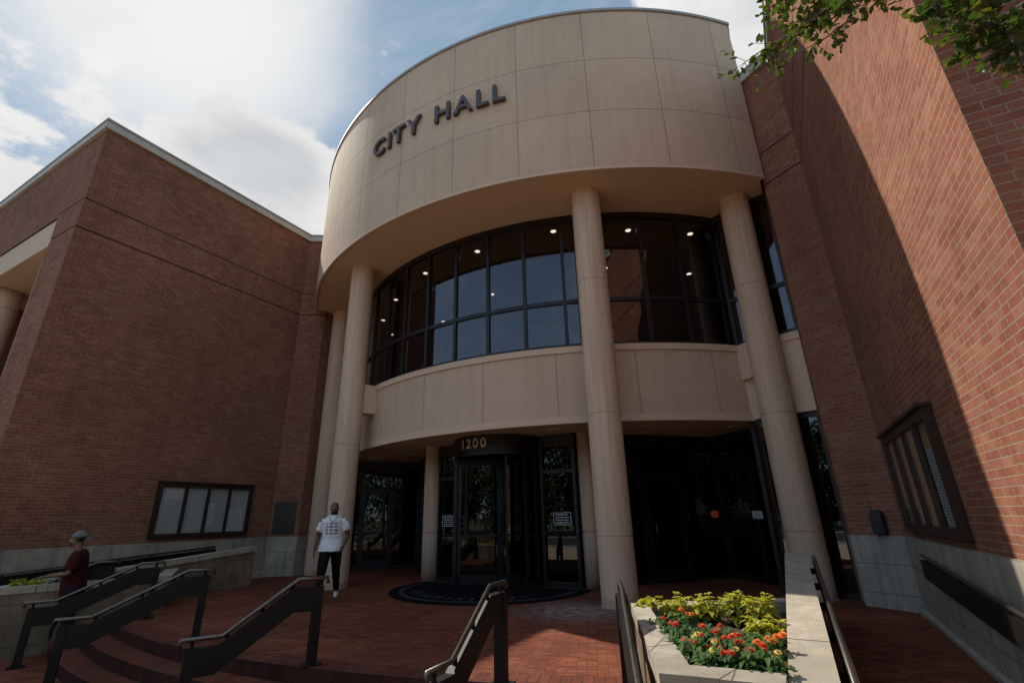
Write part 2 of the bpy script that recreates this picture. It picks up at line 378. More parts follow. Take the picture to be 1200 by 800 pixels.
def on_z(px, py, z): d = pt_ray(px, py); return CAM + d*((z-CAM.z)/d.z)
def on_x(px, py, x): d = pt_ray(px, py); return CAM + d*((x-CAM.x)/d.x)
def at_dist(px, py, dist): return CAM + pt_ray(px, py).normalized()*dist
def arc(r, a0, a1, n, cx=XS, cy=0): return [(cx+r*math.sin(R(a0+(a1-a0)*i/n)), cy-r*math.cos(R(a0+(a1-a0)*i/n))) for i in range(n+1)]

# ------------------------------------------------------------------ ground, steps, street
mb = MB()
xa = 5.9
ys = -math.sqrt(12.85**2-(xa-XS)**2); aa = math.degrees(math.asin((xa-XS)/12.85)); ab = math.degrees(math.asin((-xa-XS)/12.85))
poly = [(-7.6, 8), (-7.6, -8.5), (-xa, -8.5)] + arc(12.85, ab, aa, 60) + [(xa, -8.5), (7.6, -8.5), (7.6, 8)]
mb.prism(poly, -.6, 0, bottom=False)
tag(mb.build('plaza', 'paver'), kind='structure')
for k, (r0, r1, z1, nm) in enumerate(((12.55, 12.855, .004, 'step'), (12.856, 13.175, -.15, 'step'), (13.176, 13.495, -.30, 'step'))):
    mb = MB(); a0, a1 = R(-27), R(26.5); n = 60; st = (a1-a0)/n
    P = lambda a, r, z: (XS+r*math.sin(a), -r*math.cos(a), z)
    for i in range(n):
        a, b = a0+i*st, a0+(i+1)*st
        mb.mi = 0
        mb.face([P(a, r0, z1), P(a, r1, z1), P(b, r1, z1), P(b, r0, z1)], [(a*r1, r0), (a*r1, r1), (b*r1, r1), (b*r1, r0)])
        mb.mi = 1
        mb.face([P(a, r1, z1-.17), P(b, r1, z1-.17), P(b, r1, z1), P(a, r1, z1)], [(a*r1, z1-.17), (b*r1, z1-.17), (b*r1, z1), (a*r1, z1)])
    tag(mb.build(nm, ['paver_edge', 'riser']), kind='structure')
mb = MB(); mb.prism([(-30, -8.7), (-30, -16.6), (32, -16.6), (32, -8.7)], -.8, LOW, bottom=False)
tag(mb.build('lower_plaza', 'paver'), kind='structure')
mb = MB(); mb.prism([(-60, -16.61), (-60, -26), (60, -26), (60, -16.61)], -.8, LOW, bottom=False)
tag(mb.build('bounce_forecourt', 'bounce_forecourt'), kind='structure')  # unseen bright paving, added to bounce warm light onto facade and soffit
for nm, x0, x1 in (('ramp', 6.05, 7.38), ('ramp', -7.38, -6.05)):
    mb = MB(); zf = lambda p: 0.0 if p[1] > -8.6 else -.030*(-8.6-p[1])
    mb.prism([(x0, -8.5), (x0, -18), (x1, -18), (x1, -8.5)], -.7, zf, bottom=False)
    tag(mb.build(nm, 'paver'), kind='structure')
mb = MB(); mb.face([(-900, -900, -.62), (900, -900, -.62), (900, 900, -.62), (-900, 900, -.62)])
tag(mb.build('ground', 'lawn'), kind='structure')
mb = MB(); mb.box(-120, 120, -29, -26.02, -.8, -.46); tag(mb.build('pavement', 'paving'), kind='structure')
mb = MB(); mb.face([(-120, -41, -.605), (120, -41, -.605), (120, -29.02, -.605), (-120, -29.02, -.605)]); tag(mb.build('road', 'asphalt'), kind='structure')
mb = MB(); mb.box(-120, 120, -43.5, -41.02, -.8, -.46); tag(mb.build('pavement', 'paving'), kind='structure')

# ------------------------------------------------------------------ brick wings
def wing(sg, label):
    root = empty('brick_wing', (sg*11, -8, 0), label, 'building', 'brick wings either side of the entrance')
    X = lambda x: sg*x
    zc = H-.25
    def wall_quad(mb, a, b, z0, z1):
        pa, pb = (X(a[0]), a[1]), (X(b[0]), b[1])
        q = [(*pa, z0), (*pb, z0), (*pb, z1), (*pa, z1)]
        if sg > 0: q = [q[1], q[0], q[3], q[2]]
        mb.face(q)
    # plan of the inner outline, from front corner round to the back
    inner = [(8.72, YO), (W, YO), (W, YK), (XE, YE), (XE, 12)]
    mb = MB()
    for a, b in zip(inner, inner[1:]):
        # brick with two thin recessed courses
        for z0, z1 in ((ZBASE-.06, S2-.014), (S2+.014, S1-.014), (S1+.014, zc)): wall_quad(mb, a, b, z0, z1)
    # front with the loggia: brick above the beam and far side
    wall_quad(mb, (14.2, YO), (8.72, YO), 8.66, zc); wall_quad(mb, (24, YO), (14.2, YO), 0, zc)
    wall_quad(mb, (8.72, YO+2.6), (8.72, YO), 0, 7.9); wall_quad(mb, (14.2, YO+2.6), (8.72, YO+2.6), 0, 7.9); wall_quad(mb, (14.2, YO), (14.2, YO+2.6), 0, 7.9)
    wall_quad(mb, (24, 12), (24, YO), 0, zc); wall_quad(mb, (XE, 12), (24, 12), 0, zc)
    mb.build('brick_wall', 'brick', root)
    mb = MB()
    ins = [(8.72, YO+.02), (W+.02, YO+.02), (W+.02, YK+.012), (XE+.02, YE+.012), (XE+.02, 12)]
    for a, b in zip(ins, ins[1:]):
        for zz in (S1, S2): wall_quad(mb, a, b, zz-.03, zz+.03)
    mb.build('reveal_course', 'brick_groove', root)
    # stone base, 30 mm proud, and a thin kerb at its foot
    bs = [(8.72, YO-.03), (W-.03, YO-.03), (W-.03, YK-.02), (XE-.005, YE-.03), (XE-.004, 12)]
    bi = [(8.72, YO+.2), (W+.2, YO+.2), (W+.2, YK+.2), (XE+.2, YE+.2), (XE+.2, 12)]
    mb = MB()
    mb.prism([(X(p[0]), p[1]) for p in bs + bi[::-1]], -.5, ZBASE)
    mb.build('stone_base', 'limestone', root)
    mb = MB()
    mb.prism([(X(W-.10), YO), (X(W-.032), YO), (X(W-.032), YK-.05), (X(W-.10), YK-.05)], -.5, lambda p: max(-.4, .07-.030*max(0, -8.6-p[1])))
    mb.build('kerb', 'limestone', root)
    # coping
    mb = MB()
    oc = [(24, YO-.07), (W-.07, YO-.07), (W-.07, YK-.03), (XE-.06, YE-.05), (XE-.06, 12)]
    ic = [(24, YO+.3), (W+.3, YO+.3), (W+.3, YK+.25), (XE+.3, YE+.3), (XE+.3, 12)]
    mb.prism([(X(p[0]), p[1]) for p in oc + ic[::-1]], zc, H-.055)
    mb.build('coping', 'coping', root)
    mb = MB()
    grow = lambda L, d: [(p[0]-d if i else p[0], p[1]-d*.8 if i < 2 else p[1]-d*.4) for i, p in enumerate(L)]
    mb.prism([(X(p[0]), p[1]) for p in grow(oc, .025) + ic[::-1]], H-.053, H)
    mb.build('coping_flashing', 'metal_edge', root)
    mb = MB(); mb.prism([(X(p[0]), p[1]) for p in [(24, YO+.2), (W+.2, YO+.2), (W+.2, YK+.2), (XE+.2, YE+.2), (XE+.2, 12), (24, 12)]], zc-.4, zc-.1)
    mb.build('roof', 'roofing', root)
    # loggia beam and column
    mb = MB(); mb.box(*sorted((X(8.722), X(14.2))), YO+.03, YO+.6, 7.9, 8.66); mb.build('concrete_beam', 'concrete', root)
    mb = MB(); mb.box(*sorted((X(8.722), X(14.2))), YO+.602, YO+2.6, 7.9, 8.1); mb.build('loggia_soffit', 'soffit', root)
    for x in (9.62, 12.9):
        mb = MB(); r = .33
        mb.lathe([(r, -.5), (r, 7.2), (r, 7.3), (r-.014, 7.304), (r-.014, 7.322), (r, 7.326), (r, 7.4), (r, 7.9)], X(x), YO+.55); mb.build('column', 'column', root)
    return root
wing(-1, 'shaded red brick wing with pale coping left of the round entrance')
wing(1, 'sunlit red brick wing close by on the right, half under a curved shadow')

# ------------------------------------------------------------------ the round entrance block
hall = empty('city_hall', (XS, -6, 0), 'pale concrete drum of the city hall on four round columns above a glazed entrance', 'building')
E0 = 45.5
mb = MB()
# curved fascia with straight returns
mb.ring(RF-.07, RF, ZB, ZT-.06, R(-E0), R(E0), 90)
xl = XS+RF*math.sin(R(E0)); yl = -RF*math.cos(R(E0)); xl2 = XS-RF*math.sin(R(E0))
mb.box(xl-.07, xl, yl+.002, 11.5, 8.7, ZT-.06); mb.box(xl2, xl2+.07, yl+.002, 11.5, 8.7, ZT-.06)
mb.build('fascia', 'fascia', hall)
mb = MB(); mb.ring(RF-.5, RF+.035, ZT-.058, ZT+.015, R(-E0-.2), R(E0+.2), 90)
mb.box(xl-.45, xl+.03, yl+.01, 11.5, ZT-.056, ZT+.012); mb.box(xl2-.03, xl2+.45, yl+.01, 11.5, ZT-.056, ZT+.012)
mb.build('coping_flashing', 'metal_edge', hall)
mb = MB(); mb.ring(RF-.05, RF+.008, ZB-.006, ZB+.06, R(-E0), R(E0), 90); mb.build('drip_edge', 'concrete', hall)
mb = MB(); inner = arc(RF-.068, -E0, E0, 60) + [(7.2, 11), (-7.4, 11)]
mb.prism(inner, 12.0, 12.2); mb.build('roof', 'roofing', hall)
mb = MB()
inner = arc(RF-.068, -E0+.3, E0-.3, 60) + [(XE-.004, -5.2), (XE-.004, 2), (-XE+.004, 2), (-XE+.004, -5.2)]
mb.prism(inner, ZB+.035, ZB+.5); mb.build('soffit', 'soffit', hall)
# fine shadow joints in the soffit, on the column lines
# columns
for a in (-45.062, -22.368, 22.368, 45.062):
    cx, cy = XS+RC*math.sin(R(a)), -RC*math.cos(R(a)); r = RCOL; prof = [(r+.01, -.01), (r+.01, .012), (r, .014), (r, .016), (r, .06)]
    for z in (1.08, 3.187, 5.935, 7.778): prof += [(r, z-.05), (r, z-.0095), (r, z-.009), (r-.014, z-.006), (r-.014, z+.006), (r, z+.009), (r, z+.0095), (r, z+.05)]
    prof += [(r, ZB), (r, ZB+.04)]
    mb = MB(); mb.lathe(prof, cx, cy, 56); mb.build('column', 'column', hall)
    ux, uy = math.sin(R(a)), -math.cos(R(a))
    M4 = Matrix(((ux, -uy, 0, XS), (uy, ux, 0, 0), (0, 0, 1, 0), (0, 0, 0, 1)))
    mb = MB(); mb.box(RSP-.05, RC-RCOL+.05, -.15, .15, 4.03, 4.78, M4); mb.build('tie_block', 'concrete', hall)
# upper glazing: frame and panes
gl, fr = MB(), MB()
GA = 45
gl.ring(RG-.012, RG, 4.85, ZB+.02, R(-GA), R(GA), 90)
angs = [-1.23+6.48*k for k in range(-6, 8)]
panes = []
def upright(mb, a, r0, r1, w, z0, z1):
    ux, uy = math.sin(R(a)), -math.cos(R(a))
    mb.box(r0, r1, -w/2, w/2, z0, z1, Matrix(((ux, -uy, 0, XS), (uy, ux, 0, 0), (0, 0, 1, 0), (0, 0, 0, 1))))
for a in angs: upright(fr, a, RG-.10, RG+.045, .075, 4.90, 7.99)
for z0, z1 in ((4.80, 4.90), (5.86, 5.95), (7.99, ZB+.03)): fr.ring(RG-.10, RG+.04, z0, z1, R(-GA), R(GA), 90)
# straight glazing beside the wings
for sg in (-1, 1):
    a = (XS+sg*RG*math.sin(R(GA)), -RG*math.cos(R(GA))); b = (sg*(XE+.06), -6.15)
    d = Vector((b[0]-a[0], b[1]-a[1])); L = d.length; d.normalize(); n = Vector((-d.y, d.x))
    if n.y > 0: n = -n
    q = lambda s, o: (a[0]+d.x*s+n.x*o, a[1]+d.y*s+n.y*o)
    gl.prism([q(0, 0), q(L, 0), q(L, .012), q(0, .012)], 4.85, ZB+.02)
    gl.prism([q(0, 0), q(L, 0), q(L, .012), q(0, .012)], .05, 3.22)
    for s0, s1 in ((0, .08), (L*.55, L*.55+.06), (L-.08, L)):
        fr.prism([q(s0, -.08), q(s1, -.08), q(s1, .05), q(s0, .05)], 4.90, 7.99)
        fr.prism([q(s0, -.08), q(s1, -.08), q(s1, .05), q(s0, .05)], .08, 3.1)
    for z0, z1 in ((4.80, 4.90), (5.86, 5.95), (7.99, ZB+.03), (0, .08), (3.1, 3.2)):
        fr.prism([q(0, -.08), q(L, -.08), q(L, .048), q(0, .048)], z0, z1)
    sp = MB(); sp.prism([q(-.05, -.2), q(L, -.2), q(L, .12), q(-.05, .12)], 3.2, 4.64); sp.prism([q(-.03, -.2), q(L, -.2), q(L, .15), q(-.03, .15)], 4.642, 4.80)
    sp.build('side_spandrel', 'concrete', hall)
gl.build('upper_glazing', 'glass_up', hall); fr.build('window_frame', 'bronze', hall)
# spandrel band between the storeys
mb = MB(); mb.ring(RSP-.3, RSP, 3.2, 4.66, R(-GA-.6), R(GA+.6), 90); mb.build('spandrel', 'spandrel', hall)
mb = MB(); mb.ring(RSP-.3, RSP+.035, 4.662, 4.80, R(-GA-.6), R(GA+.6), 90)
mb.build('window_sill', 'concrete', hall)
mb = MB(); mb.ring(RSP-.05, RSP+.02, 3.17, 3.31, R(-GA-.6), R(GA+.6), 90); mb.build('drip_edge', 'concrete', hall)
# lower soffit (under the first floor)
mb = MB(); mb.prism(arc(RSP-.06, -GA, GA, 60) + [(6.7, -5.9), (6.7, 2), (-6.7, 2), (-6.7, -5.9)], 3.23, 3.7); mb.build('entrance_soffit', 'soffit', hall)
# ceiling of the upper room and its downlights, room behind
mb = MB(); mb.prism(arc(RG-.2, -44, 44, 40) + [(6.4, -5), (6.4, 4), (-6.4, 4), (-6.4, -5)], 7.98, 8.10); mb.build('upper_ceiling', 'ceiling', hall)
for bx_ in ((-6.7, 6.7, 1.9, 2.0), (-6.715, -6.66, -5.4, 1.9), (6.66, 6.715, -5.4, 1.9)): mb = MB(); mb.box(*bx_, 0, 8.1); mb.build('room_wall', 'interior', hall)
for x, y in ((2.1, -7.45), (0, -7.6), (-1.9, -7.35), (-3.8, -6.45), (3.7, -6.55), (5.0, -5.6), (-5.3, -5.4), (-1, -5.2), (2.6, -5), (-3.6, -4.2), (4.6, -3.4), (-6, -4.2), (6.3, -4.4), (6.2, -2.2)):
    mb = MB(); mb.lathe([(.075, 7.955), (.095, 7.978), ], x, y, 20)
    mb.mi = 1; mb.lathe([(.068, 7.950), (.068, 7.954)], x, y, 20)
    mb.build('downlight', ['lamp_off', 'lamp'], hall)
# fittings in the entrance soffit
for x, y in ((-3.53, -7.05), (-1.96, -7.5), (1.66, -6.97), (3.51, -6.18), (5.13, -5.02), (-5.0, -5.5), (-3.6, -5.6)):
    mb = MB(); mb.lathe([(.10, 3.205), (.13, 3.222), (.13, 3.232)], x, y, 24); mb.build('recessed_light', 'lamp_off', hall)
# entry columns by the revolving door
for x, y in ((-2.12, -6.42), (2.06, -6.17)):
    mb = MB(); r = .205; mb.lathe([(r, -.01), (r, 1.03), (r, 1.07), (r-.012, 1.075), (r-.012, 1.088), (r, 1.093), (r, 1.13), (r, 3.24)], x, y, 36); mb.build('entry_column', 'column', hall)
# storefront: zigzag of dark bronze frames and tinted glass
DX, DY, DR = XS, -6.30, 1.13
def bay(a, b, ups, door=None, zt=3.22, trans=2.35, knob=1):
    """glazed bay from a to b; ups = fractions of uprights; door = (f0, f1)"""
    d = Vector((b[0]-a[0], b[1]-a[1])); L = d.length; d.normalize(); n = Vector((d.y, -d.x))
    M4 = Matrix(((d.x, n.x, 0, a[0]), (d.y, n.y, 0, a[1]), (0, 0, 1, 0), (0, 0, 0, 1)))
    f = MB(); g = MB()
    for u in ups: f.box(u*L-.035, u*L+.035, -.07, .07, .10, 2.95, M4)
    f.box(0, L, -.068, .068, 0.0, .10, M4); f.box(0, L, -.075, .075, 2.95, zt, M4); f.box(0, L, -.06, .06, trans, trans+.07, M4)
    f.build('storefront_frame', 'bronze', hall)
    g.box(0, L, -.006, .006, .06, 2.97, M4); g.build('storefront_glass', 'glass_low', hall)
    if door:
        for f0, f1, kn in door:
            x0, x1 = f0*L+.04, f1*L-.04
            f = MB(); sw = .10
            for p, q in ((x0, x0+sw), (x1-sw, x1)): f.box(p, q, .072, .12, .02, trans-.01, M4)
            f.box(x0+sw, x1-sw, .074, .118, .02, .28, M4); f.box(x0+sw, x1-sw, .074, .118, trans-.12, trans-.01, M4)
            dr = f.build('door', 'bronze', hall)
            kx = x1-.17 if kn > 0 else x0+.17
            h = MB(); P = lambda s, o, z: M4 @ Vector((s, o, z))
            h.tube([P(kx, .12, .85), P(kx, .19, .87), P(kx, .19, 1.23), P(kx, .12, 1.25)], .016, 8); h.build('handle', 'rail_top', dr)
VL, VR = (-4.72, -3.72), (4.50, -3.55)
bay((-XE, -5.75), VL, (0.02, .36, .70, .98), ((.36, .70, 1),))
bay(VL, (-2.26, -6.22), (.02, .33, .66, .97), None)
bay((2.2, -5.98), VR, (.02, .33, .66, .98), ((.33, .66, -1),))
bay(VR, (XE, -5.75), (.02, .36, .70, .98), ((.36, .70, 1),))
bay((-1.93, -6.35), (DX-DR, -6.35), (.04, .93), None)
bay((DX+DR, -6.35), (1.87, -6.35), (.05, .95), None)
# revolving door
rv = MB(); rv.ring(0, DR, 2.86, 3.225, R(-180), R(180), 64, DX, DY, ends=False); canopy = rv.build('revolving_door', 'bronze', hall)
f = MB()
for a in (-78, -62, 62, 78, 102, 118, -102, -118):
    ux, uy = math.sin(R(a)), -math.cos(R(a))
    f.box(DR-.09, DR-.01, -.035, .035, 0, 2.86, Matrix(((ux, -uy, 0, DX), (uy, ux, 0, DY), (0, 0, 1, 0), (0, 0, 0, 1))))
for s in (-1, 1):
    c = 90*s
    f.ring(DR-.075, DR-.025, .0, .14, R(c-28), R(c+28), 14, DX, DY); f.ring(DR-.075, DR-.025, 1.02, 1.08, R(c-28), R(c+28), 14, DX, DY)
f.ring(DR-.08, DR-.02, 2.78, 2.858, R(-180), R(180), 48, DX, DY, ends=False)
f.build('drum_frame', 'bronze', canopy)
for s in (-1, 1): g = MB(); g.ring(DR-.055, DR-.045, .14, 2.78, R(90*s-28), R(90*s+28), 14, DX, DY); g.build('curved_glass', 'glass_low', canopy)
for k in range(4):
    a = 38+90*k; ux, uy = math.sin(R(a)), -math.cos(R(a))
    M4 = Matrix(((ux, -uy, 0, DX), (uy, ux, 0, DY), (0, 0, 1, 0), (0, 0, 0, 1)))
    f = MB(); f.box(.06, DR-.12, -.022, .022, .02, .22, M4); f.box(.06, DR-.12, -.022, .022, 2.62, 2.76, M4)
    f.box(.0, .08, -.022, .022, .02, 2.76, M4); f.box(DR-.20, DR-.115, -.022, .022, .02, 2.76, M4); f.box(.06, DR-.12, -.018, .018, 1.0, 1.06, M4)
    f.mi = 1; f.box(.07, DR-.2, -.005, .005, .22, 2.62, M4)
    f.build('door_wing', ['bronze', 'glass_low'], canopy)
# lobby interior
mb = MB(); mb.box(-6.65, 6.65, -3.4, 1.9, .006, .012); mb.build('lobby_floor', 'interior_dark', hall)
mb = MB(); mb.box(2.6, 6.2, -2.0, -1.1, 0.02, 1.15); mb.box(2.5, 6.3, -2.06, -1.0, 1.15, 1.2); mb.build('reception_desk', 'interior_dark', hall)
lampo = empty('table_lamp', (4.05, -1.5, 1.2), 'small orange glowing lamp deep inside the dark lobby', 'lamp')
mb = MB(); mb.lathe([(.09, 1.201), (.09, 1.22), (.02, 1.235), (.02, 1.33)], 4.05, -1.5, 16); mb.build('lamp_base', 'bronze', lampo)
mb = MB(); mb.lathe([(.06, 1.30), (.11, 1.35), (.115, 1.42), (.07, 1.48)], 4.05, -1.5, 20); mb.build('lamp_shade', 'orange_lamp', lampo)

# ------------------------------------------------------------------ lettering
sign = empty('wall_sign', (XS, -RF, 10.2), 'dark raised letters spelling CITY HALL on the curved concrete fascia', 'sign')
spans = [('C', -9.55), ('I', -7.15), ('T', -5.15), ('Y', -2.15), ('H', 3.0), ('A', 6.35), ('L', 9.15), ('L', 11.55)]
for ch, a in spans:
    me = text_bm(ch, .70, .04, .012)
    a_ = R(a); o3 = Vector((math.cos(a_), math.sin(a_), 0)); out = Vector((math.sin(a_), -math.cos(a_), 0))
    M4 = Matrix((o3*.98, Vector((0, 0, 1)), out)).transposed().to_4x4(); M4.translation = Vector((XS, 0, 10.34)) + out*(RF+.055)
    me.transform(M4); me.materials.append(MAT['letter'])
    o = bpy.data.objects.new('letter', me); COL.objects.link(o); o.parent = sign; o.matrix_parent_inverse = Matrix.Translation(-sign.location)
num = empty('house_number', (DX, DY-DR, 2.9), 'pale numerals reading 1200 above the revolving door', 'sign')
for i, ch in enumerate('1200'):
    me = text_bm(ch, .30, .008, .008)
    a_ = R(-3.5+9.8*(i-1.5)); o3 = Vector((math.cos(a_), math.sin(a_), 0)); out = Vector((math.sin(a_), -math.cos(a_), 0))
    M4 = Matrix((o3, Vector((0, 0, 1)), out)).transposed().to_4x4(); M4.translation = Vector((DX, DY, 2.94)) + out*(DR+.022)
    me.transform(M4); me.materials.append(MAT['numeral'])
    o = bpy.data.objects.new('numeral', me); COL.objects.link(o); o.parent = num; o.matrix_parent_inverse = Matrix.Translation(-num.location)

def notice(name, c, right, w, h, label, framed=True, nrows=4, out=None):
    """small sheet or etched notice standing off a pane; c centre, right unit vector"""
    right = Vector(right).normalized(); out = Vector((right.y, -right.x, 0)); up = Vector((0, 0, 1)); c = Vector(c)
    M4 = Matrix((right, up, out)).transposed().to_4x4(); M4.translation = c
    root = empty(name, c, label, 'notice')
    if framed:
        mb = MB(); t = .012
        for x0, x1, y0, y1 in ((-w/2, w/2, h/2-t, h/2), (-w/2, w/2, -h/2, -h/2+t), (-w/2, -w/2+t, -h/2+t, h/2-t), (w/2-t, w/2, -h/2+t, h/2-t)):
            mb.box(x0, x1, y0, y1, 0, .003, M4)
        mb.build('border', 'white_line', root); mm = 'white_line'
    else:
        mb = MB(); mb.box(-w/2, w/2, -h/2, h/2, 0, .003, M4); mb.build('sheet', 'paper', root); mm = 'ink_soft'
    mb = MB()
    for r in range(nrows):
        y = h/2 - h*(r+.9)/(nrows+.8); x = -w*.38; hh = h*.36/nrows
        while x < w*.34:
            l = rnd.uniform(.03, .075)*w/.43; l = min(l, w*.38-x)
            mb.box(x, x+l, y-hh/2, y+hh/2, .003, .005, M4); x += l+.018*w/.43
    mb.build('lettering', mm, root)
    return root
notice('door_notice', (1.5, -6.43, 1.37), (1, 0, 0), .42, .26, 'small white outlined notice on the glass right of the revolving door')
notice('door_notice', (-1.55, -6.43, 1.37), (1, 0, 0), .42, .26, 'small white outlined notice on the glass left of the revolving door')
dl = Vector((VL[0]+XE, VL[1]+5.75, 0)).normalized(); pl = Vector((-XE, -5.75, 0)) + dl*.45 + Vector((dl.y, -dl.x, 0))*.085
notice('door_notice', (pl.x+dl.x*.1, pl.y+dl.y*.1, 1.28), dl, .34, .16, 'small pale sheet taped to the glass of the left entrance door bay', False, 3)
dr_ = Vector((XE-VR[0], -5.75-VR[1], 0)).normalized(); pr = Vector((VR[0], VR[1], 0)) + dr_*1.25 + Vector((dr_.y, -dr_.x, 0))*.135
notice('door_notice', (pr.x, pr.y, 1.36), dr_, .30, .16, 'small pale sheet taped to the dark glass behind the right hand column', False, 3)

# half round door mat
mt = empty('door_mat', (XS+.05, -7, 0), 'large dark half round mat in front of the revolving door', 'mat')
mb = MB(); mb.prism(arc(2.15, -100, 100, 48, XS+.16, -7.0), .003, .016); mb.build('mat_base', 'mat', mt)
mb = MB(); mb.ring(1.85, 1.95, .0165, .019, R(-92), R(92), 40, XS+.16, -7.0)
mb.build('mat_border', 'mat_mark', mt)
mb = MB()
for a in range(-60, 61, 12): upright_M = None
for i, a in enumerate(range(-54, 55, 9)):
    ux, uy = math.sin(R(a)), -math.cos(R(a)); M4 = Matrix(((ux, -uy, 0, XS+.16), (uy, ux, 0, -7), (0, 0, 1, 0), (0, 0, 0, 1)))
    mb.box(1.45, 1.68, -.035, .035, .0165, .0185, M4)
    if i % 2: mb.box(1.45, 1.50, -.09, .09, .0166, .0186, M4)
    if i % 3 == 1: mb.box(1.63, 1.68, -.08, .08, .0166, .0186, M4)
mb.build('mat_lettering', 'mat_mark', mt)

# ------------------------------------------------------------------ rails
def rail(a, b, label, group='bronze stair rails on the curved steps', zu=.85):
    a = Vector((*a, 0)); b = Vector((*b, 0)); d = b-a; L = d.length; d.normalize()
    root = empty('stair_rail', (a.x, a.y, 0), label, 'handrail', group)
    p = lambda s, z: a + d*s + Vector((0, 0, z))
    zl = zu-.45; s1, s2 = .26, L-.30
    path = [p(-.05, zu), p(s1, zu), p(s2, zl), p(L+.05, zl)]
    mb = MB(); mb.tube([q-Vector((0, 0, .02)) for q in [path[0]+Vector((0, 0, -.06)), path[0]] + path[1:3] + [path[3], path[3]+Vector((0, 0, -.06))]], .022, 10)
    mb.build('handrail', 'rail_top', root)
    mb = MB(); dn = Vector((0, 0, -.215))
    mb.beam([p(.0, zu)+dn, p(s1+.03, zu)+dn, p(s2+.03, zl)+dn, p(L, zl)+dn], .085, .24)
    mb.build('rail_panel', 'rail', root, bevel=.006)
    for s, z in ((.06, zu), (s1+.06, zu-.02), ((s1+s2)/2, (zu+zl)/2), (s2-.04, zl+.03), (L-.05, zl)):
        q = p(s, z); mb = MB(); mb.box(q.x-.014, q.x+.014, q.y-.014, q.y+.014, z-.12, z-.025); mb.build('bracket', 'rail', root)
    M0 = lambda s: Matrix(((d.x, -d.y, 0, (a+d*s).x), (d.y, d.x, 0, (a+d*s).y), (0, 0, 1, 0), (0, 0, 0, 1)))
    for s, z0, z1 in ((0, 0, zu-.105), (L-.09, LOW, zl-.105)):
        mb = MB(); mb.box(0, .09, -.052, .052, z0, z1, M0(s)); mb.build('post', 'rail', root, bevel=.006)
        mb = MB(); mb.box(-.05, .14, -.10, .10, z0+.002, z0+.016, M0(s)); mb.build('base_plate', 'rail', root)
    return root
rail((-3.54, -11.9), (-4.19, -13.28), 'bronze stair rail nearest the man in the red shirt, leftmost full rail')
rail((-1.24, -12.44), (-1.96, -13.73), 'bronze stair rail standing between the leftmost rail and the one before the walking man')
rail((1.22, -12.64), (0.66, -13.72), 'bronze stair rail whose upper post stands in front of the walking man')
rail((3.37, -12.36), (3.45, -13.56), 'bronze stair rail alone in the middle, its foot at the edge of the sunlit patch')
rail((4.46, -12.10), (4.98, -13.50), 'bronze stair rail running along the low stone wall of the flower bed in the sun')
rail((-4.80, -12.0), (-5.32, -13.45), 'bronze stair rail under the hand of the man in red')

def wall_rail(sg, label):
    x = sg*(W-.13); root = empty('wall_rail', (x, -8.73, .7), label, 'handrail', 'bronze wall rails along the side walks')
    y0, y1 = -8.73, -14.2; z0, z1 = .89, .89-.062*5.47
    mb = MB(); mb.beam([(x, y0, z0-.17), (x, y1, z1-.17)], .06, .21); mb.build('rail_panel', 'rail', root, bevel=.006)
    mb = MB(); mb.tube([(x, y0, z0-.02), (x, y1, z1-.02)], .021, 10); mb.build('handrail', 'rail_top', root)
    for k in range(5):
        t = .04+k*.23; y = y0+(y1-y0)*t; z = z0+(z1-z0)*t
        mb = MB(); mb.box(min(x, sg*(W-.02)), max(x, sg*(W-.02)), y-.025, y+.025, z-.20, z-.14); mb.box(x-.012, x+.012, y-.012, y+.012, z-.15, z-.02)
        mb.build('bracket', 'rail', root)
wall_rail(1, 'sloping bronze handrail fixed to the stone base of the right wing')
wall_rail(-1, 'sloping bronze handrail fixed to the stone base of the left wing')
def cap_rail(sg, label):
    x = sg*6.105; root = empty('ramp_rail', (x, -8.9, .8), label, 'handrail', 'round rails on the planter walls')
    y0, y1 = -8.6, -15.2; z0, z1 = .83, .83-.086*6.6
    mb = MB(); mb.tube([(x, y0+.02, z0-.10), (x, y0, z0-.02), (x, y0-.05, z0)] + [(x, y1, z1)], .024, 12); mb.build('handrail', 'rail_top', root)
    mb = MB(); mb.beam([(x+sg*.0, y0-.05, z0-.13), (x, y1, z1-.13)], .045, .12); mb.build('rail_panel', 'rail', root)
    for k in range(6):
        y = y0-.25-k*.9; z = z0+(z1-z0)*(y0-y)/(y0-y1); mb = MB(); mb.box(*sorted((sg*5.995, x)), y-.03, y+.03, z-.17, z-.10); mb.box(x-.01, x+.01, y-.01, y+.01, z-.15, z-.02)
        mb.build('bracket', 'rail', root)
cap_rail(1, 'round handrail on the walk side of the tall planter wall, right of the flower bed')
cap_rail(-1, 'round handrail on the walk side of the shaded planter wall at the left')

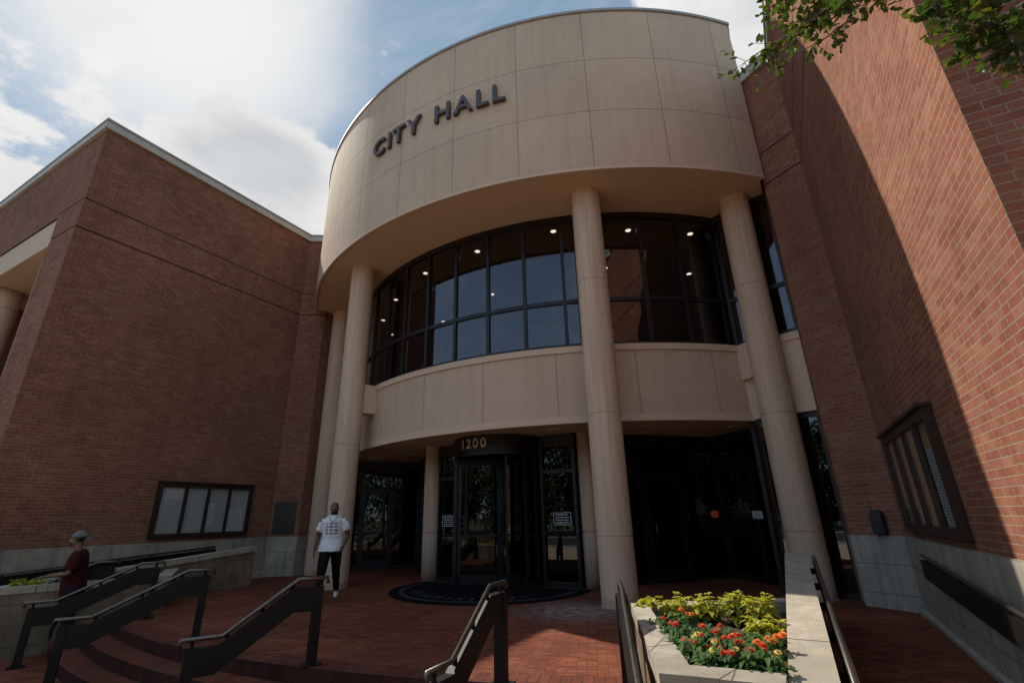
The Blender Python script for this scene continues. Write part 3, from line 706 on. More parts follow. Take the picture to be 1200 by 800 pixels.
# ------------------------------------------------------------------ planters
ZL, ZCAP = .55, .88
SLP = .082
zcap = lambda y: ZCAP + SLP*min(0, y+8.6)
def planter(sg, label):
    root = empty('planter', (sg*5.4, -11.5, LOW), label, 'planter', 'stone planters either side of the steps')
    X = lambda L: [(sg*x, y) for x, y in L]
    # tall wall towards the walk: stone body and cap
    mb = MB(); mb.prism(X([(5.79, -8.62), (6.0, -8.62), (6.0, -16.2), (5.79, -16.2)]), LOW-.1, lambda p: zcap(p[1])-.11); mb.build('tall_wall', 'sandstone', root)
    mb = MB(); y = -8.6
    k = 0
    while y > -16:
        l = (.42, .5, .47, .53)[k % 4]; k += 1
        pr = [(sg*x, yy) for x, yy in ((5.765, y), (6.025, y), (6.025, y-l+.006), (5.765, y-l+.006))]
        e_ = rnd.uniform(-.002, .002); mb.prism(pr, lambda p: zcap(p[1])-.108, lambda p: zcap(p[1])+e_); y -= l
    mb.build('tall_cap', 'capstone', root, bevel=.006)
    # low walls round the bed
    outer = [(5.762, -10.36), (4.30, -11.28), (5.11, -13.57), (5.762, -13.50)]
    innr = [(5.762, -10.62), (4.53, -11.42), (5.24, -13.33), (5.762, -13.27)]
    o2 = [(5.785, -10.38), (4.325, -11.29), (5.125, -13.55), (5.785, -13.48)]
    i2 = [(5.785, -10.60), (4.51, -11.41), (5.225, -13.35), (5.785, -13.29)]
    mb = MB(); mb.prism(X(o2+i2[::-1]), LOW-.1, ZL-.10); mb.build('low_wall', 'sandstone', root)
    mb = MB()
    # cap laid as separate stones along each side
    for i in range(3):
        a, b, c, d = [Vector(q) for q in (outer[i], outer[i+1], innr[i+1], innr[i])]
        n = (3, 4, 2)[i]
        for j in range(n):
            t0, t1 = j/n+(.003 if j else 0), (j+1)/n-(.003 if j < n-1 else 0)
            mb.prism([(sg*q.x, q.y) for q in (a.lerp(b, t0), a.lerp(b, t1), d.lerp(c, t1), d.lerp(c, t0))], ZL-.098, ZL+rnd.uniform(-.003, .003))
    mb.build('low_cap', 'capstone', root, bevel=.006)
    mb = MB()
    # uneven soil
    pts = [(5.785, -10.60), (4.51, -11.41), (5.225, -13.35), (5.785, -13.29)]
    nx, ny = 14, 26
    A, B, C, D = [Vector(p) for p in (pts[1], pts[2], pts[3], pts[0])]
    gridv = [[None]*(ny+1) for _ in range(nx+1)]
    for i in range(nx+1):
        for j in range(ny+1):
            u, v = i/nx, j/ny; q = A.lerp(B, v).lerp(D.lerp(C, v), u)
            gridv[i][j] = mb.bm.verts.new((sg*q.x, q.y, ZL-.12+rnd.uniform(-.02, .03)))
    for i in range(nx):
        for j in range(ny):
            vs = (gridv[i][j], gridv[i+1][j], gridv[i+1][j+1], gridv[i][j+1]); f = mb.bm.faces.new(vs if sg > 0 else vs[::-1]); f.smooth = True
    mb.build('soil', 'soil', root)
    return root
planter(1, 'sunlit stone planter with bright flowers and a tall cap wall beside the right walk')
planter(-1, 'shaded stained stone planter beside the left walk, behind the red shirted man')

# ------------------------------------------------------------------ flowers
def leaf(mb, base, d, up, L, w, droop=.25, seg=3, fold=.12):
    """a folded pointed leaf blade growing from base along d"""
    d = d.normalized(); s = d.cross(up)
    if s.length < 1e-4: s = Vector((1, 0, 0))
    s.normalize(); nrm = s.cross(d)
    prof = {2: (0, .5, 0), 3: (.12, .5, .36, 0), 4: (.12, .42, .5, .32, 0)}[seg]
    cs = []
    for i in range(seg+1):
        t = i/seg; c = base + d*(L*t) - up*(droop*L*t*t)
        ww = w*prof[i]
        cs.append((c, ww))
    rows = []
    for i, (c, ww) in enumerate(cs):
        if ww > 0: rows.append((mb.bm.verts.new(c-s*ww+nrm*ww*fold*3), mb.bm.verts.new(c), mb.bm.verts.new(c+s*ww+nrm*ww*fold*3)))
        else: rows.append((mb.bm.verts.new(c),))
    for a, b in zip(rows, rows[1:]):
        if len(b) == 3 and len(a) == 3: fs = ((a[0], a[1], b[1], b[0]), (a[1], a[2], b[2], b[1]))
        elif len(a) == 3: fs = ((a[0], a[1], b[0]), (a[1], a[2], b[0]))
        else: fs = ((a[0], b[1], b[0]), (a[0], b[2], b[1]))
        for q in fs:
            f = mb.bm.faces.new(q); f.smooth = True; f.material_index = mb.mi
def coleus(x, y, z, h, seed, label, top='coleus', grp=None):
    r = random.Random(seed); root = empty('coleus_plant', (x, y, z), label, 'plant', grp)
    sm, lv = MB(), MB()
    ns = 11
    for k in range(ns):
        a = 2*math.pi*k/ns+r.uniform(-.3, .3); sp = (.02 if k == 0 else r.uniform(.04, .135)); hh = h*(1 if k == 0 else r.uniform(.6, .93))
        b0 = Vector((x, y, z)); tip = Vector((x+math.cos(a)*sp*1.2, y+math.sin(a)*sp*1.2, z+hh*.9))
        mid = b0.lerp(tip, .5)+Vector((math.cos(a), math.sin(a), 0))*.02
        sm.tube([b0, mid, tip], [.006, .005, .003], 5)
        nl = 8
        for j in range(nl):
            t = .22+.78*j/(nl-1); c = b0.lerp(mid, t*2) if t < .5 else mid.lerp(tip, t*2-1)
            L = (.120-.055*t)*r.uniform(.8, 1.25)
            for q in range(2 if j < nl-1 else 6):
                ang = j*1.57+q*math.pi*(1 if j < nl-1 else .3333)+r.uniform(-.35, .35)
                el = r.uniform(-.05, .35) if j < nl-1 else r.uniform(.3, .9)
                d = Vector((math.cos(ang)*math.cos(el), math.sin(ang)*math.cos(el), math.sin(el)))
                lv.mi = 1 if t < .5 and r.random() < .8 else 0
                leaf(lv, c, d, Vector((0, 0, 1)), L, L*.62, r.uniform(.2, .6))
    sm.build('stem', 'stem', root); lv.build('leaves', [top, 'coleus_low'], root)
def zinnia(x, y, z, h, seed, blooms, label, grp=None, wide=1.0):
    r = random.Random(seed); root = empty('zinnia_plant', (x, y, z), label, 'flower', grp)
    sm, lv = MB(), MB(); ns = 9; tips = []
    for k in range(ns):
        a = 2*math.pi*k/ns+r.uniform(-.4, .4); sp = r.uniform(.03, .11)*wide; hh = h*r.uniform(.7, 1.0)
        b0 = Vector((x, y, z)); tip = Vector((x+math.cos(a)*sp, y+math.sin(a)*sp, z+hh)); tips.append(tip)
        sm.tube([b0, b0.lerp(tip, .5)+Vector((math.cos(a)*.015, math.sin(a)*.015, 0)), tip], [.005, .004, .003], 5)
        for j in range(8):
            t = .15+.8*j/7; c = b0.lerp(tip, t); L = r.uniform(.05, .085)
            for q in range(2):
                ang = j*1.57+q*math.pi+r.uniform(-.4, .4); el = r.uniform(-.1, .6)
                leaf(lv, c, Vector((math.cos(ang)*math.cos(el), math.sin(ang)*math.cos(el), math.sin(el))), Vector((0, 0, 1)), L, L*.42, r.uniform(.2, .6), 3)
    sm.build('stem', 'stem', root); lv.build('leaves', 'zinnia_leaf', root)
    for i, c in enumerate(blooms):
        t = tips[i % ns] + Vector((0, 0, r.uniform(.0, .02)))
        fl = MB(); fl.mi = 0
        tilt = Vector((r.uniform(-.25, .35), r.uniform(-.55, -.1), 1)).normalized()
        sx = tilt.orthogonal().normalized(); sy = tilt.cross(sx); rr = r.uniform(.024, .036)*(1 if c in ('petal_red', 'petal_orange') else .85)
        for ring, (n, L, e) in enumerate(((13, 1.0, .12), (10, .72, .42), (7, .42, .8))):
            for q in range(n):
                a = 2*math.pi*(q+.5*ring)/n; d = (sx*math.cos(a)+sy*math.sin(a))*math.cos(e)+tilt*math.sin(e)
                leaf(fl, t+tilt*.004*ring, d, tilt, rr*L, rr*L*.48, .12, 3, .04)
        fl.mi = 1; fl.ball(t+tilt*.008, .008, 8)
        fl.build('bloom', [c, 'flower_eye'], root)
ZS = ZL-.12
# back row, laid out between the two long walls
def h_to(q, py):
    # height above q at which the photograph shows the tip
    for k in range(10, 90):
        v = Vector((q.x, q.y, q.z+k*.01))-CAM
        if 400-FPX*v.dot(U2)/v.dot(Fv) < py: return k*.01
    return .4
for i, (px, py, tp) in enumerate(((762, 724, 700), (794, 727, 695), (832, 730, 694), (868, 733, 692), (900, 739, 694), (909, 757, 722))):
    q = on_z(px, py, ZS); h = h_to(q, tp)
    q.x = min(q.x, 5.62); coleus(q.x, q.y, ZS, h*1.03, 40+i, ['small yellow green coleus at the left end of the row behind the red flowers', 'yellow green coleus second from the left in the back row of the bed',
           'yellow green coleus in the middle of the back row of the bed', 'tall yellow coleus second from the right in the back row', 'tall yellow coleus against the tall planter wall, right end of the row', 'lower yellow coleus in front of the row, against the tall planter wall'][i],
           grp='coleus in the back row of the flower bed')
for i, (px, py) in enumerate(((775, 731), (792, 735), (806, 745), (820, 733), (840, 757), (858, 738), (880, 752), (893, 747), (905, 772), (878, 786), (860, 784), (845, 775), (778, 741), (789, 752), (818, 742), (846, 740), (868, 757), (880, 778), (852, 762), (815, 764), (835, 781), (884, 745), (908, 764), (893, 783), (870, 742), (802, 757))):
    q = on_z(px, py, ZS+.12); q.x = min(q.x, 5.66); q.y = max(q.y, -13.2); zinnia(q.x, q.y, ZS, .13, 300+i, [], 'low green leafy plant without blooms between the zinnias', 'green plants filling the flower bed', 1.2)
rd, og, yl_, wh = 'petal_red', 'petal_orange', 'petal_yellow', 'petal_white'
ZP = [(772, 722, [rd, rd], 'red zinnia with two blooms at the far left of the bed'), (785, 732, [rd, rd], 'red zinnia just in front of the left coleus'),
      (800, 722, [og, rd], 'orange red zinnia below the second coleus'), (812, 732, [rd], 'single red zinnia bloom left of the bed centre'),
      (834, 737, [rd, rd], 'red zinnia in the centre of the bed'), (810, 752, [rd, yl_], 'red and yellow zinnia at the left wall of the bed'),
      (797, 742, [yl_], 'pale yellow zinnia beside the left wall of the bed'), (827, 753, [rd, rd], 'red zinnia behind the white bloom'), (846, 750, [rd, rd], 'red zinnia right of the bed centre'),
      (858, 748, [rd, rd, rd], 'red zinnia with three blooms right of centre'), (842, 768, [rd, yl_], 'red and yellow zinnia in the front of the bed'), (824, 772, [yl_], 'leafy zinnia with one yellow bloom near the front corner'),
      (864, 776, [wh], 'zinnia with one white bloom at the front wall'), (893, 754, [og, rd, rd], 'orange and red zinnia against the tall wall'), (908, 752, [og], 'orange zinnia at the foot of the right coleus'),
      (896, 770, [yl_, yl_], 'zinnia with two yellow blooms at the right'), (908, 782, [yl_], 'zinnia with a yellow bloom in the front right corner'), (880, 766, [rd], 'low leafy zinnia with one red bloom between white and yellow ones')]
for i, (px, py, bl, lb) in enumerate(ZP):
    q = on_z(px, py, ZS+.17); q.x = min(q.x, 5.66); q.y = max(q.y, -13.18)
    zinnia(q.x, q.y, ZS, .17+.04*((i*7) % 3)/2, 90+i, bl+[bl[0]]*(i % 3), lb, 'zinnias in the sunny flower bed', 1.0)
for i, (u, v) in enumerate(((.25, .15), (.55, .3), (.3, .5), (.65, .65), (.45, .8), (.7, .1), (.75, .9))):
    A, B, C, D = [Vector(p) for p in ((4.6, -11.5), (5.27, -13.2), (5.70, -13.2), (5.70, -10.7))]
    q = A.lerp(B, v).lerp(D.lerp(C, v), u)
    nth = ['yellow green plant deepest in the shaded left planter', 'second', '', '', '', '', '']
    if i % 2 == 0: coleus(-q.x, q.y, ZS, .2, 140+i, 'yellow green coleus in the shaded left planter', grp='plants in the shaded planter')
    else: zinnia(-q.x, q.y, ZS, .22, 140+i, [yl_, yl_], 'yellow flowered plant in the shaded left planter', 'yellow flowers in the shaded planter')

# ------------------------------------------------------------------ display cases, plaque, wall box
def display_case(sg, label, board, papers):
    y0, y1, z0, z1 = (-10.58 if sg > 0 else -10.34), -7.88, 1.125, 2.40
    x = sg*W; root = empty('display_case', (x, (y0+y1)/2, z0), label, 'notice board', 'glazed notice cases on the wings')
    bx = lambda mb, xa, xb, ya, yb, za, zb: mb.box(*sorted((sg*(W-xa), sg*(W-xb))), ya, yb, za, zb)
    mb = MB(); t = .10; dp = .085
    bx(mb, 0, dp, y0, y1, z1-t, z1); bx(mb, 0, dp, y0, y1, z0, z0+t); bx(mb, 0, dp-.002, y0, y0+t, z0+t, z1-t); bx(mb, 0, dp-.002, y1-t, y1, z0+t, z1-t)
    bx(mb, 0, dp+.05, y0-.02, y1+.02, z1+.001, z1+.035)
    mb.build('frame', 'case', root, bevel=.005)
    wd = (y1-y0-2*t)/4
    for k in range(1, 4): mb = MB(); bx(mb, .03, dp-.006, y0+t+k*wd-.035, y0+t+k*wd+.035, z0+t, z1-t); mb.build('mullion', 'case', root)
    mb = MB(); bx(mb, .005, .02, y0+t, y1-t, z0+t, z1-t); mb.build('back_board', board, root)
    for (k, u0, u1, v0, v1, rows) in papers:
        ya = y0+t+k*wd+.06; ww = wd-.12; hh = z1-z0-2*t; zz = z0+t
        pa = MB(); bx(pa, .021, .024, ya+u0*ww, ya+u1*ww, zz+v0*hh, zz+v1*hh); pp = pa.build('sheet', 'paper', root)
        ln = MB(); n = rows
        for j in range(n):
            zj = zz+(v1-(v1-v0)*(j+.8)/(n+.6))*hh; yy = ya+(u0+.08*(u1-u0))*ww
            while yy < ya+(u0+.86*(u1-u0))*ww:
                l = rnd.uniform(.02, .06); bx(ln, .024, .0255, yy, yy+l, zj-.006, zj+.006); yy += l+.012
        ln.build('print', 'ink_soft', pp)
    mb = MB(); bx(mb, .055, .058, y0+t, y1-t, z0+t, z1-t); mb.build('glass', 'glass_clear', root)
display_case(-1, 'four pane notice case with grey boards on the shaded left wing', 'grey_board',
             [(0, .1, .95, .74, .98, 5), (2, .05, .40, .15, .65, 12), (3, .05, .95, .02, .55, 12)])
display_case(1, 'four pane notice case with tan boards and pinned sheets on the right wing', 'tan_board',
             [(0, .05, .98, .02, .74, 26), (0, .0, .5, .76, .80, 1), (1, .1, .45, .4, .8, 10), (2, .05, .7, .05, .5, 9), (3, .1, .6, .3, .9, 9)])
dv = Vector((XE-W, YE-YK, 0)).normalized()
nv = Vector((-dv.y, dv.x, 0)); nv = nv if nv.y < 0 else -nv
def ret_frame(sg, s, z, off=.0):
    p = Vector((W, YK, 0))+dv*s+nv*off
    d = Vector((sg*dv.x, dv.y, 0)); n = Vector((sg*nv.x, nv.y, 0))
    M4 = Matrix((d, n, Vector((0, 0, 1)))).transposed().to_4x4(); M4.translation = Vector((sg*p.x, p.y, z)); return M4
pq = empty('wall_plaque', ret_frame(-1, .36, 1.12).translation, 'dark bronze plaque on the brick return beside the shaded notice case', 'plaque')
mb = MB(); mb.box(-.30, .30, .002, .03, 0, .88, ret_frame(-1, .38, 1.11)); mb.build('plate', 'plaque', pq, bevel=.006)
mb = MB()
for j in range(9):
    w_ = .2 if j in (0, 8) else .24
    mb.box(-w_, w_*rnd.uniform(.5, 1), .03, .033, .76-j*.08-.012, .76-j*.08+.012, ret_frame(-1, .38, 1.11))
mb.build('relief_lettering', 'bronze', pq)
wb = empty('wall_box', ret_frame(1, .36, 1.06).translation, 'small black rounded box on the brick beside the right notice case', 'wall box')
M4 = ret_frame(1, .30, 1.06)
mb = MB(); prof = [(-.085, 0), (.085, 0)] + [(.085*math.cos(R(t)), .27+.085*math.sin(R(t))) for t in range(0, 181, 15)]
fa = [M4 @ Vector((x, .002, z)) for x, z in prof]; fb = [M4 @ Vector((x, .12, z)) for x, z in prof]
mb.face(fb); mb.face(fa[::-1])
for i in range(len(fa)): j = (i+1) % len(fa); mb.face([fa[i], fa[j], fb[j], fb[i]])
bmesh.ops.recalc_face_normals(mb.bm, faces=mb.bm.faces)
mb.build('housing', 'box_black', wb, bevel=.008)
mb = MB(); mb.box(-.05, .05, .12, .126, .16, .20, M4); mb.build('slot', 'ink', wb)

# ------------------------------------------------------------------ people
from mathutils import noise as mnoise
def fuse(mb, name, mats, parent, voxel, smooth=4, folds=0):
    """fuses overlapping shapes into one skin"""
    bmesh.ops.recalc_face_normals(mb.bm, faces=mb.bm.faces)
    o = mb.build('tmp', mats)
    rm = o.modifiers.new('r', 'REMESH'); rm.mode = 'VOXEL'; rm.voxel_size = voxel; rm.use_smooth_shade = True
    sm = o.modifiers.new('s', 'SMOOTH'); sm.iterations = smooth; sm.factor = .5
    me = eval_mesh(o); me.name = name
    if folds:                                   # soft creases in cloth
        nrm = [v.normal.copy() for v in me.vertices]
        for v, n_ in zip(me.vertices, nrm):
            c = v.co; q = Vector((c.x*9+c.z*5, c.y*9-c.z*4, c.z*7))
            v.co = c+n_*folds*(1.4*mnoise.noise(q)+.8*(1-abs(mnoise.noise(q*1.9)))-.6)
    me.materials.clear()
    for q in mats: me.materials.append(MAT[q])
    bpy.data.objects.remove(o)
    o = bpy.data.objects.new(name, me); COL.objects.link(o)
    for p in me.polygons: p.use_smooth = True; p.material_index = 0
    if parent is not None: o.parent = parent; o.matrix_parent_inverse = Matrix.Identity(4)
    return o
def hand(mb, wrist, d, palm_n, thumb_side, r=1.0, curl=.6):
    """palm and five bent fingers; d = direction of the hand"""
    d = d.normalized(); s = thumb_side.normalized(); n = palm_n.normalized()
    pc = wrist+d*.045
    mb.tube([wrist-d*.01, wrist+d*.03, wrist+d*.075, wrist+d*.092], [(.024, .020), (.036, .017), (.040, .015), (.036, .012)], 10, up=n)
    for i, (off, L) in enumerate(((.028, .072), (.010, .080), (-.009, .074), (-.027, .058))):
        b = wrist+d*.083+s*off
        a1, a2, a3 = curl*.4, curl*1.0, curl*1.5
        p = [b]
        for ang, l in ((a1, .45), (a2, .32), (a3, .23)): p.append(p[-1]+(d*math.cos(ang)+n*math.sin(ang))*L*l)
        mb.tube([b-d*.02]+p, [.0095, .0092, .0085, .0078, .006], 7)
    b = wrist+d*.025+s*.028
    mb.tube([b-s*.012, b+(s*.6+d*.7)*.03, b+(s*.45+d*.85+n*.25)*.06, b+(s*.3+d*.9+n*.5)*.078], [.013, .0115, .010, .007], 7)
def head(mb, c, f, up, r=.115):
    """skull, jaw, nose, ears; c = centre of head, f = facing"""
    f = f.normalized(); up = up.normalized(); s = f.cross(up).normalized()
    def el(off, rad):
        M4 = Matrix((s, f, up)).transposed().to_4x4(); M4.translation = c+s*off[0]+f*off[1]+up*off[2]
        M4 = M4 @ Matrix.Diagonal((*rad, 1)); res = bmesh.ops.create_uvsphere(mb.bm, u_segments=18, v_segments=12, radius=1, matrix=M4)
    el((0, -.012, .028), (.078, .098, .092)); el((0, .022, -.035), (.062, .070, .082)); el((0, .055, -.085), (.035, .032, .028))
    el((0, .094, -.022), (.015, .018, .020)); el((0, .085, 0), (.010, .014, .03))
    el((0, .078, -.062), (.028, .016, .010)); el((0, .077, .022), (.05, .016, .010))
    for q in (-1, 1): el((q*.079, -.012, -.012), (.010, .022, .032))
    for q in (-1, 1): el((q*.035, .06, -.03), (.026, .024, .024))
def face_parts(parent, c, f, up, skin_dark='hair', beard=True, scale=1):
    f = f.normalized(); up = up.normalized(); s = f.cross(up).normalized()
    P = lambda a, b, d: c+s*a+f*b+up*d
    e = MB()
    for q in (-1, 1):
        e.mi = 0; e.ball(P(q*.031, .076, .004), .0125, 10)
        e.mi = 1; e.ball(P(q*.031, .0845, .004), .0062, 8)
    e.build('eyes', ['eye_white', 'hair'], None).parent = parent
    b = MB()
    for q in (-1, 1): b.tube([P(q*.014, .088, .027), P(q*.032, .087, .032), P(q*.050, .074, .026)], [.004, .005, .003], 6)
    b.build('eyebrows', 'hair', None).parent = parent
    m_ = MB(); m_.tube([P(-.024, .088, -.060), P(0, .097, -.058), P(.024, .088, -.060)], [.003, .0055, .003], 6)
    m_.build('mouth', 'lips', None).parent = parent
MAT['lips'] = plain_mat('lips', (.07, .026, .022, 1), .5)

# --- the walking man in the white T-shirt
fr_ = on_z(370, 709, 0); bk = on_z(393, 699, 0)
fwd = Vector((fr_.x-bk.x, fr_.y-bk.y, 0)).normalized()
fwd = (fwd*.55 + Vector((CAM.x-bk.x, CAM.y-bk.y, 0)).normalized()*.75).normalized()
lef = Vector((-fwd.y, fwd.x, 0))          # his left
up = Vector((0, 0, 1))
pel = (fr_+bk)/2 + Vector((0, 0, .94)) ; pel.z = .94
man = empty('person', (pel.x, pel.y, 0), 'walking man in a white printed T-shirt, black trousers and white trainers', 'person')
man.location = (0, 0, 0)
def J(base, f=0, l=0, u=0): return base+fwd*f+lef*l+up*u
hipR, hipL = J(pel, .02, -.095, -.02), J(pel, 0, .095, -.02)
ankR = Vector((fr_.x, fr_.y, .10))-fwd*.05; ankL = Vector((bk.x, bk.y, .115))-fwd*.03
kneeR = hipR.lerp(ankR, .5)+fwd*.06; kneeL = hipL.lerp(ankL, .5)+fwd*.055
chest = J(pel, .03, 0, .42); neck = J(pel, .035, 0, .57); hc = J(pel, .065, 0, .725)
shR, shL = J(chest, .0, -.195, .085), J(chest, .0, .195, .085)
elR, elL = J(shR, -.08, -.085, -.29), J(shL, -.03, .10, -.29)
wrR, wrL = J(elR, .04, -.03, -.26), J(elL, .16, -.06, -.20)
bd = MB()
bd.tube([J(pel, 0, 0, -.09), J(pel, 0, 0, .02), J(pel, .01, 0, .16), J(pel, .02, 0, .30), J(chest, 0, 0, .02), J(chest, 0, 0, .11), J(chest, 0, 0, .155)],
        [(.15, .10), (.165, .115), (.15, .105), (.165, .115), (.185, .12), (.17, .10), (.09, .075)], 20, up=-fwd)
bd.tube([J(chest, 0, 0, .11), neck, J(hc, -.02, 0, -.05)], [(.10, .085), (.068, .070), (.066, .068)], 14)
head(bd, hc, (fwd*.9+lef*.05).normalized(), up)
for sh, el_, wr in ((shR, elR, wrR), (shL, elL, wrL)):
    bd.tube([sh.lerp(chest, .25)-up*.02, sh-up*.03, sh.lerp(el_, .45), el_, el_.lerp(wr, .3), wr], [.062, .066, .056, .043, .045, .028], 12)
for hp, kn, an in ((hipR, kneeR, ankR), (hipL, kneeL, ankL)):
    bd.tube([hp+up*.05, hp, hp.lerp(kn, .5), kn, kn.lerp(an, .3), an], [.09, .095, .08, .056, .058, .038], 14)
    bd.tube([an-fwd*.05-up*.05, an+fwd*.02-up*.05, an+fwd*.15-up*.075], [.032, .036, .026], 10)
hand(bd, wrR, (wrR-elR), lef, fwd, 1, .55); hand(bd, wrL, (wrL-elL).normalized(), -lef, (fwd*.4+up*.6), 1, .7)
body = fuse(bd, 'body', ['skin', 'hair'], man, .008)
fdir = (fwd*.9+lef*.05).normalized()
for p in body.data.polygons:                     # beard along the jaw
    q = p.center-hc
    if q.z < -.052 and q.z > -.13 and q.dot(fdir) > .015 and abs(q.dot(lef)) < .09 and not (abs(q.dot(lef)) < .028 and -.072 < q.z) : p.material_index = 1
face_parts(body, hc, fdir, up)
sh_ = MB()
sh_.tube([J(pel, .02, 0, -.075), J(pel, .015, 0, .04), J(pel, .012, 0, .16), J(pel, .022, 0, .30), J(chest, 0, 0, .03), J(chest, 0, 0, .085), J(chest, 0, 0, .125), J(chest, 0, 0, .155), J(chest, 0, 0, .18)],
         [(.240, .190), (.222, .170), (.194, .146), (.192, .142), (.205, .142), (.195, .122), (.150, .100), (.105, .088), (.080, .078)], 24, up=-fwd)
for sh, el_ in ((shR, elR), (shL, elL)):
    sh_.tube([sh.lerp(chest, .5)-up*.02, sh-up*.03, sh.lerp(el_, .28), sh.lerp(el_, .68)], [.060, .070, .077, .083], 16)
shirt = fuse(sh_, 'shirt', ['shirt_white', 'shirt_white'], man, .009, 4, .007)
tr = MB()
tr.tube([J(pel, 0, 0, .05), J(pel, 0, 0, -.02), J(pel, 0, 0, -.10)], [(.168, .125), (.182, .132), (.165, .12)], 18, up=-fwd)
for hp, kn, an in ((hipR, kneeR, ankR), (hipL, kneeL, ankL)):
    tr.tube([hp+up*.06, hp, hp.lerp(kn, .5), kn, kn.lerp(an, .35), an.lerp(kn, .10)], [.105, .118, .102, .078, .073, .056], 16)
fuse(tr, 'trousers', ['trouser_black'], man, .009, 4, .006)
def shoe(an, f, z0, tag_, lift=0):
    s = MB(); a = Vector((an.x, an.y, z0)); ll = Vector((-f.y, f.x, 0))
    s.tube([a-f*.085+up*.035, a-f*.05+up*.055, a+f*.02+up*.058, a+f*.10+up*.046, a+f*.165+up*.034, a+f*.195+up*.028],
           [(.030, .028), (.040, .050), (.044, .054), (.047, .042), (.042, .030), (.022, .018)], 14, up=up)
    s.tube([a+up*.06-f*.03, a+up*.115-f*.035], [.048, .044], 12)
    o = fuse(s, 'shoe', [tag_], None, .008, 3); return o
sr = shoe(ankR, (fwd-lef*.12).normalized(), 0, 'shoe_white'); sr.parent = man; sl = shoe(ankL, (fwd+lef*.12).normalized(), 0, 'shoe_white'); sl.parent = man
# printed words wrapped on the chest: rows of short heavy marks
bvh = BVHTree.FromPolygons([v.co.copy() for v in shirt.data.vertices], [tuple(p.vertices) for p in shirt.data.polygons])
nk = MB(); pts_ = []
for i in range(13):
    t = -1+i/6; h = bvh.ray_cast(J(pel, .5, t*.085, .455+.125*abs(t)**1.3), -fwd)
    if h[0] is not None: pts_.append(h[0]+fwd*.004)
nk.tube(pts_, .0055, 6); nk.build('necklace', 'hair', None).parent = shirt
pr_ = MB(); rr = random.Random(3)
for row in range(4):
    x = -.115
    for word in range(3):
        for ch in range(3 if word else 2):
            w_ = rr.uniform(.016, .021); zc = .395-row*.060-.0
            hh_ = .032
            kinds = rr.choice(['I', 'E', 'O', 'N'])
            bars = {'I': [(0, 1, 0, 1)], 'E': [(0, .4, 0, 1), (.4, 1, 0, .25), (.4, 1, .75, 1)], 'O': [(0, .35, 0, 1), (.65, 1, 0, 1), (.35, .65, .8, 1), (.35, .65, 0, .2)], 'N': [(0, .35, 0, 1), (.65, 1, 0, 1), (.35, .65, .4, .8)]}[kinds]
            for a0, a1, b0, b1 in bars:
                pts = []
                for u, v in ((a0, b0), (a1, b0), (a1, b1), (a0, b1)):
                    o = J(pel, .5, (x+w_*u), zc+hh_*v+.03); h = bvh.ray_cast(o, -fwd)
                    if h[0] is None: pts = None; break
                    pts.append(h[0]+fwd*.003)
                if pts: pr_.face(pts)
            x += w_+.004
        x += .022
o = pr_.build('shirt_print', 'ink', None); o.parent = shirt

# --- the man in the red shirt at the rail
P0 = on_z(66, 764, LOW)
fw2 = Vector((-.50, -.86, 0)).normalized(); lf2 = Vector((-fw2.y, fw2.x, 0))
pel2 = Vector((P0.x, P0.y, LOW+.93))
man2 = empty('person', (0, 0, 0), 'man in dark red T-shirt and grey backwards cap, hand on the rail', 'person')
def K(base, f=0, l=0, u=0): return base+fw2*f+lf2*l+up*u
hR, hL = K(pel2, 0, -.09, -.02), K(pel2, 0, .09, -.02)
aR, aL = K(pel2, .16, -.09, -.83), K(pel2, -.16, .10, -.82)
kR, kL = hR.lerp(aR, .5)+fw2*.05, hL.lerp(aL, .5)+fw2*.05
ch2 = K(pel2, .03, 0, .42); nk2 = K(pel2, .06, 0, .575); hc2 = K(pel2, .11, 0, .74)
sR, sL = K(ch2, -.01, -.19, .09), K(ch2, -.01, .19, .09)
eR, eL = K(sR, .0, -.07, -.29), K(sL, .06, .07, -.28)
wR, wL = K(eR, .20, .03, -.13), K(eL, .25, .02, -.02)
bd = MB()
bd.tube([K(pel2, 0, 0, -.09), K(pel2, 0, 0, .02), K(pel2, .02, 0, .16), K(pel2, .03, 0, .30), K(ch2, 0, 0, .02), K(ch2, 0, 0, .11), K(ch2, .01, 0, .15)],
        [(.15, .10), (.16, .13), (.15, .13), (.16, .125), (.175, .12), (.16, .10), (.09, .075)], 20, up=-fw2)
bd.tube([K(ch2, 0, 0, .11), nk2, K(hc2, -.02, 0, -.05)], [(.075, .075), (.06, .062), (.06, .062)], 14)
head(bd, hc2, (fw2-up*.12).normalized(), (up+fw2*.12).normalized())
for sh, el_, wr in ((sR, eR, wR), (sL, eL, wL)):
    bd.tube([sh.lerp(ch2, .25), sh, sh.lerp(el_, .45), el_, el_.lerp(wr, .3), wr], [.06, .062, .052, .041, .043, .027], 12)
for hp, kn, an in ((hR, kR, aR), (hL, kL, aL)):
    bd.tube([hp+up*.05, hp, hp.lerp(kn, .5), kn, kn.lerp(an, .3), an], [.09, .095, .08, .056, .058, .038], 14)
    bd.tube([an-fw2*.05-up*.04, an+fw2*.02-up*.045, an+fw2*.14-up*.065], [.03, .034, .025], 10)
hand(bd, wR, (wR-eR), -up*.5+lf2*.6, lf2*.7+fw2*.3, 1, .9); hand(bd, wL, (wL-eL), -up, -lf2, 1, .9)
body2 = fuse(bd, 'body', ['skin_tan', 'hair'], man2, .008)
f2 = (fw2-up*.12).normalized(); u2 = (up+fw2*.12).normalized()
for p in body2.data.polygons:
    q = p.center-hc2
    if q.z > -.03 and q.length < .16 and q.dot(fw2) < .01 and q.z < .04: p.material_index = 1
    if -.13 < q.z < -.058 and q.dot(fw2) > .05: p.material_index = 1
face_parts(body2, hc2, f2, u2)
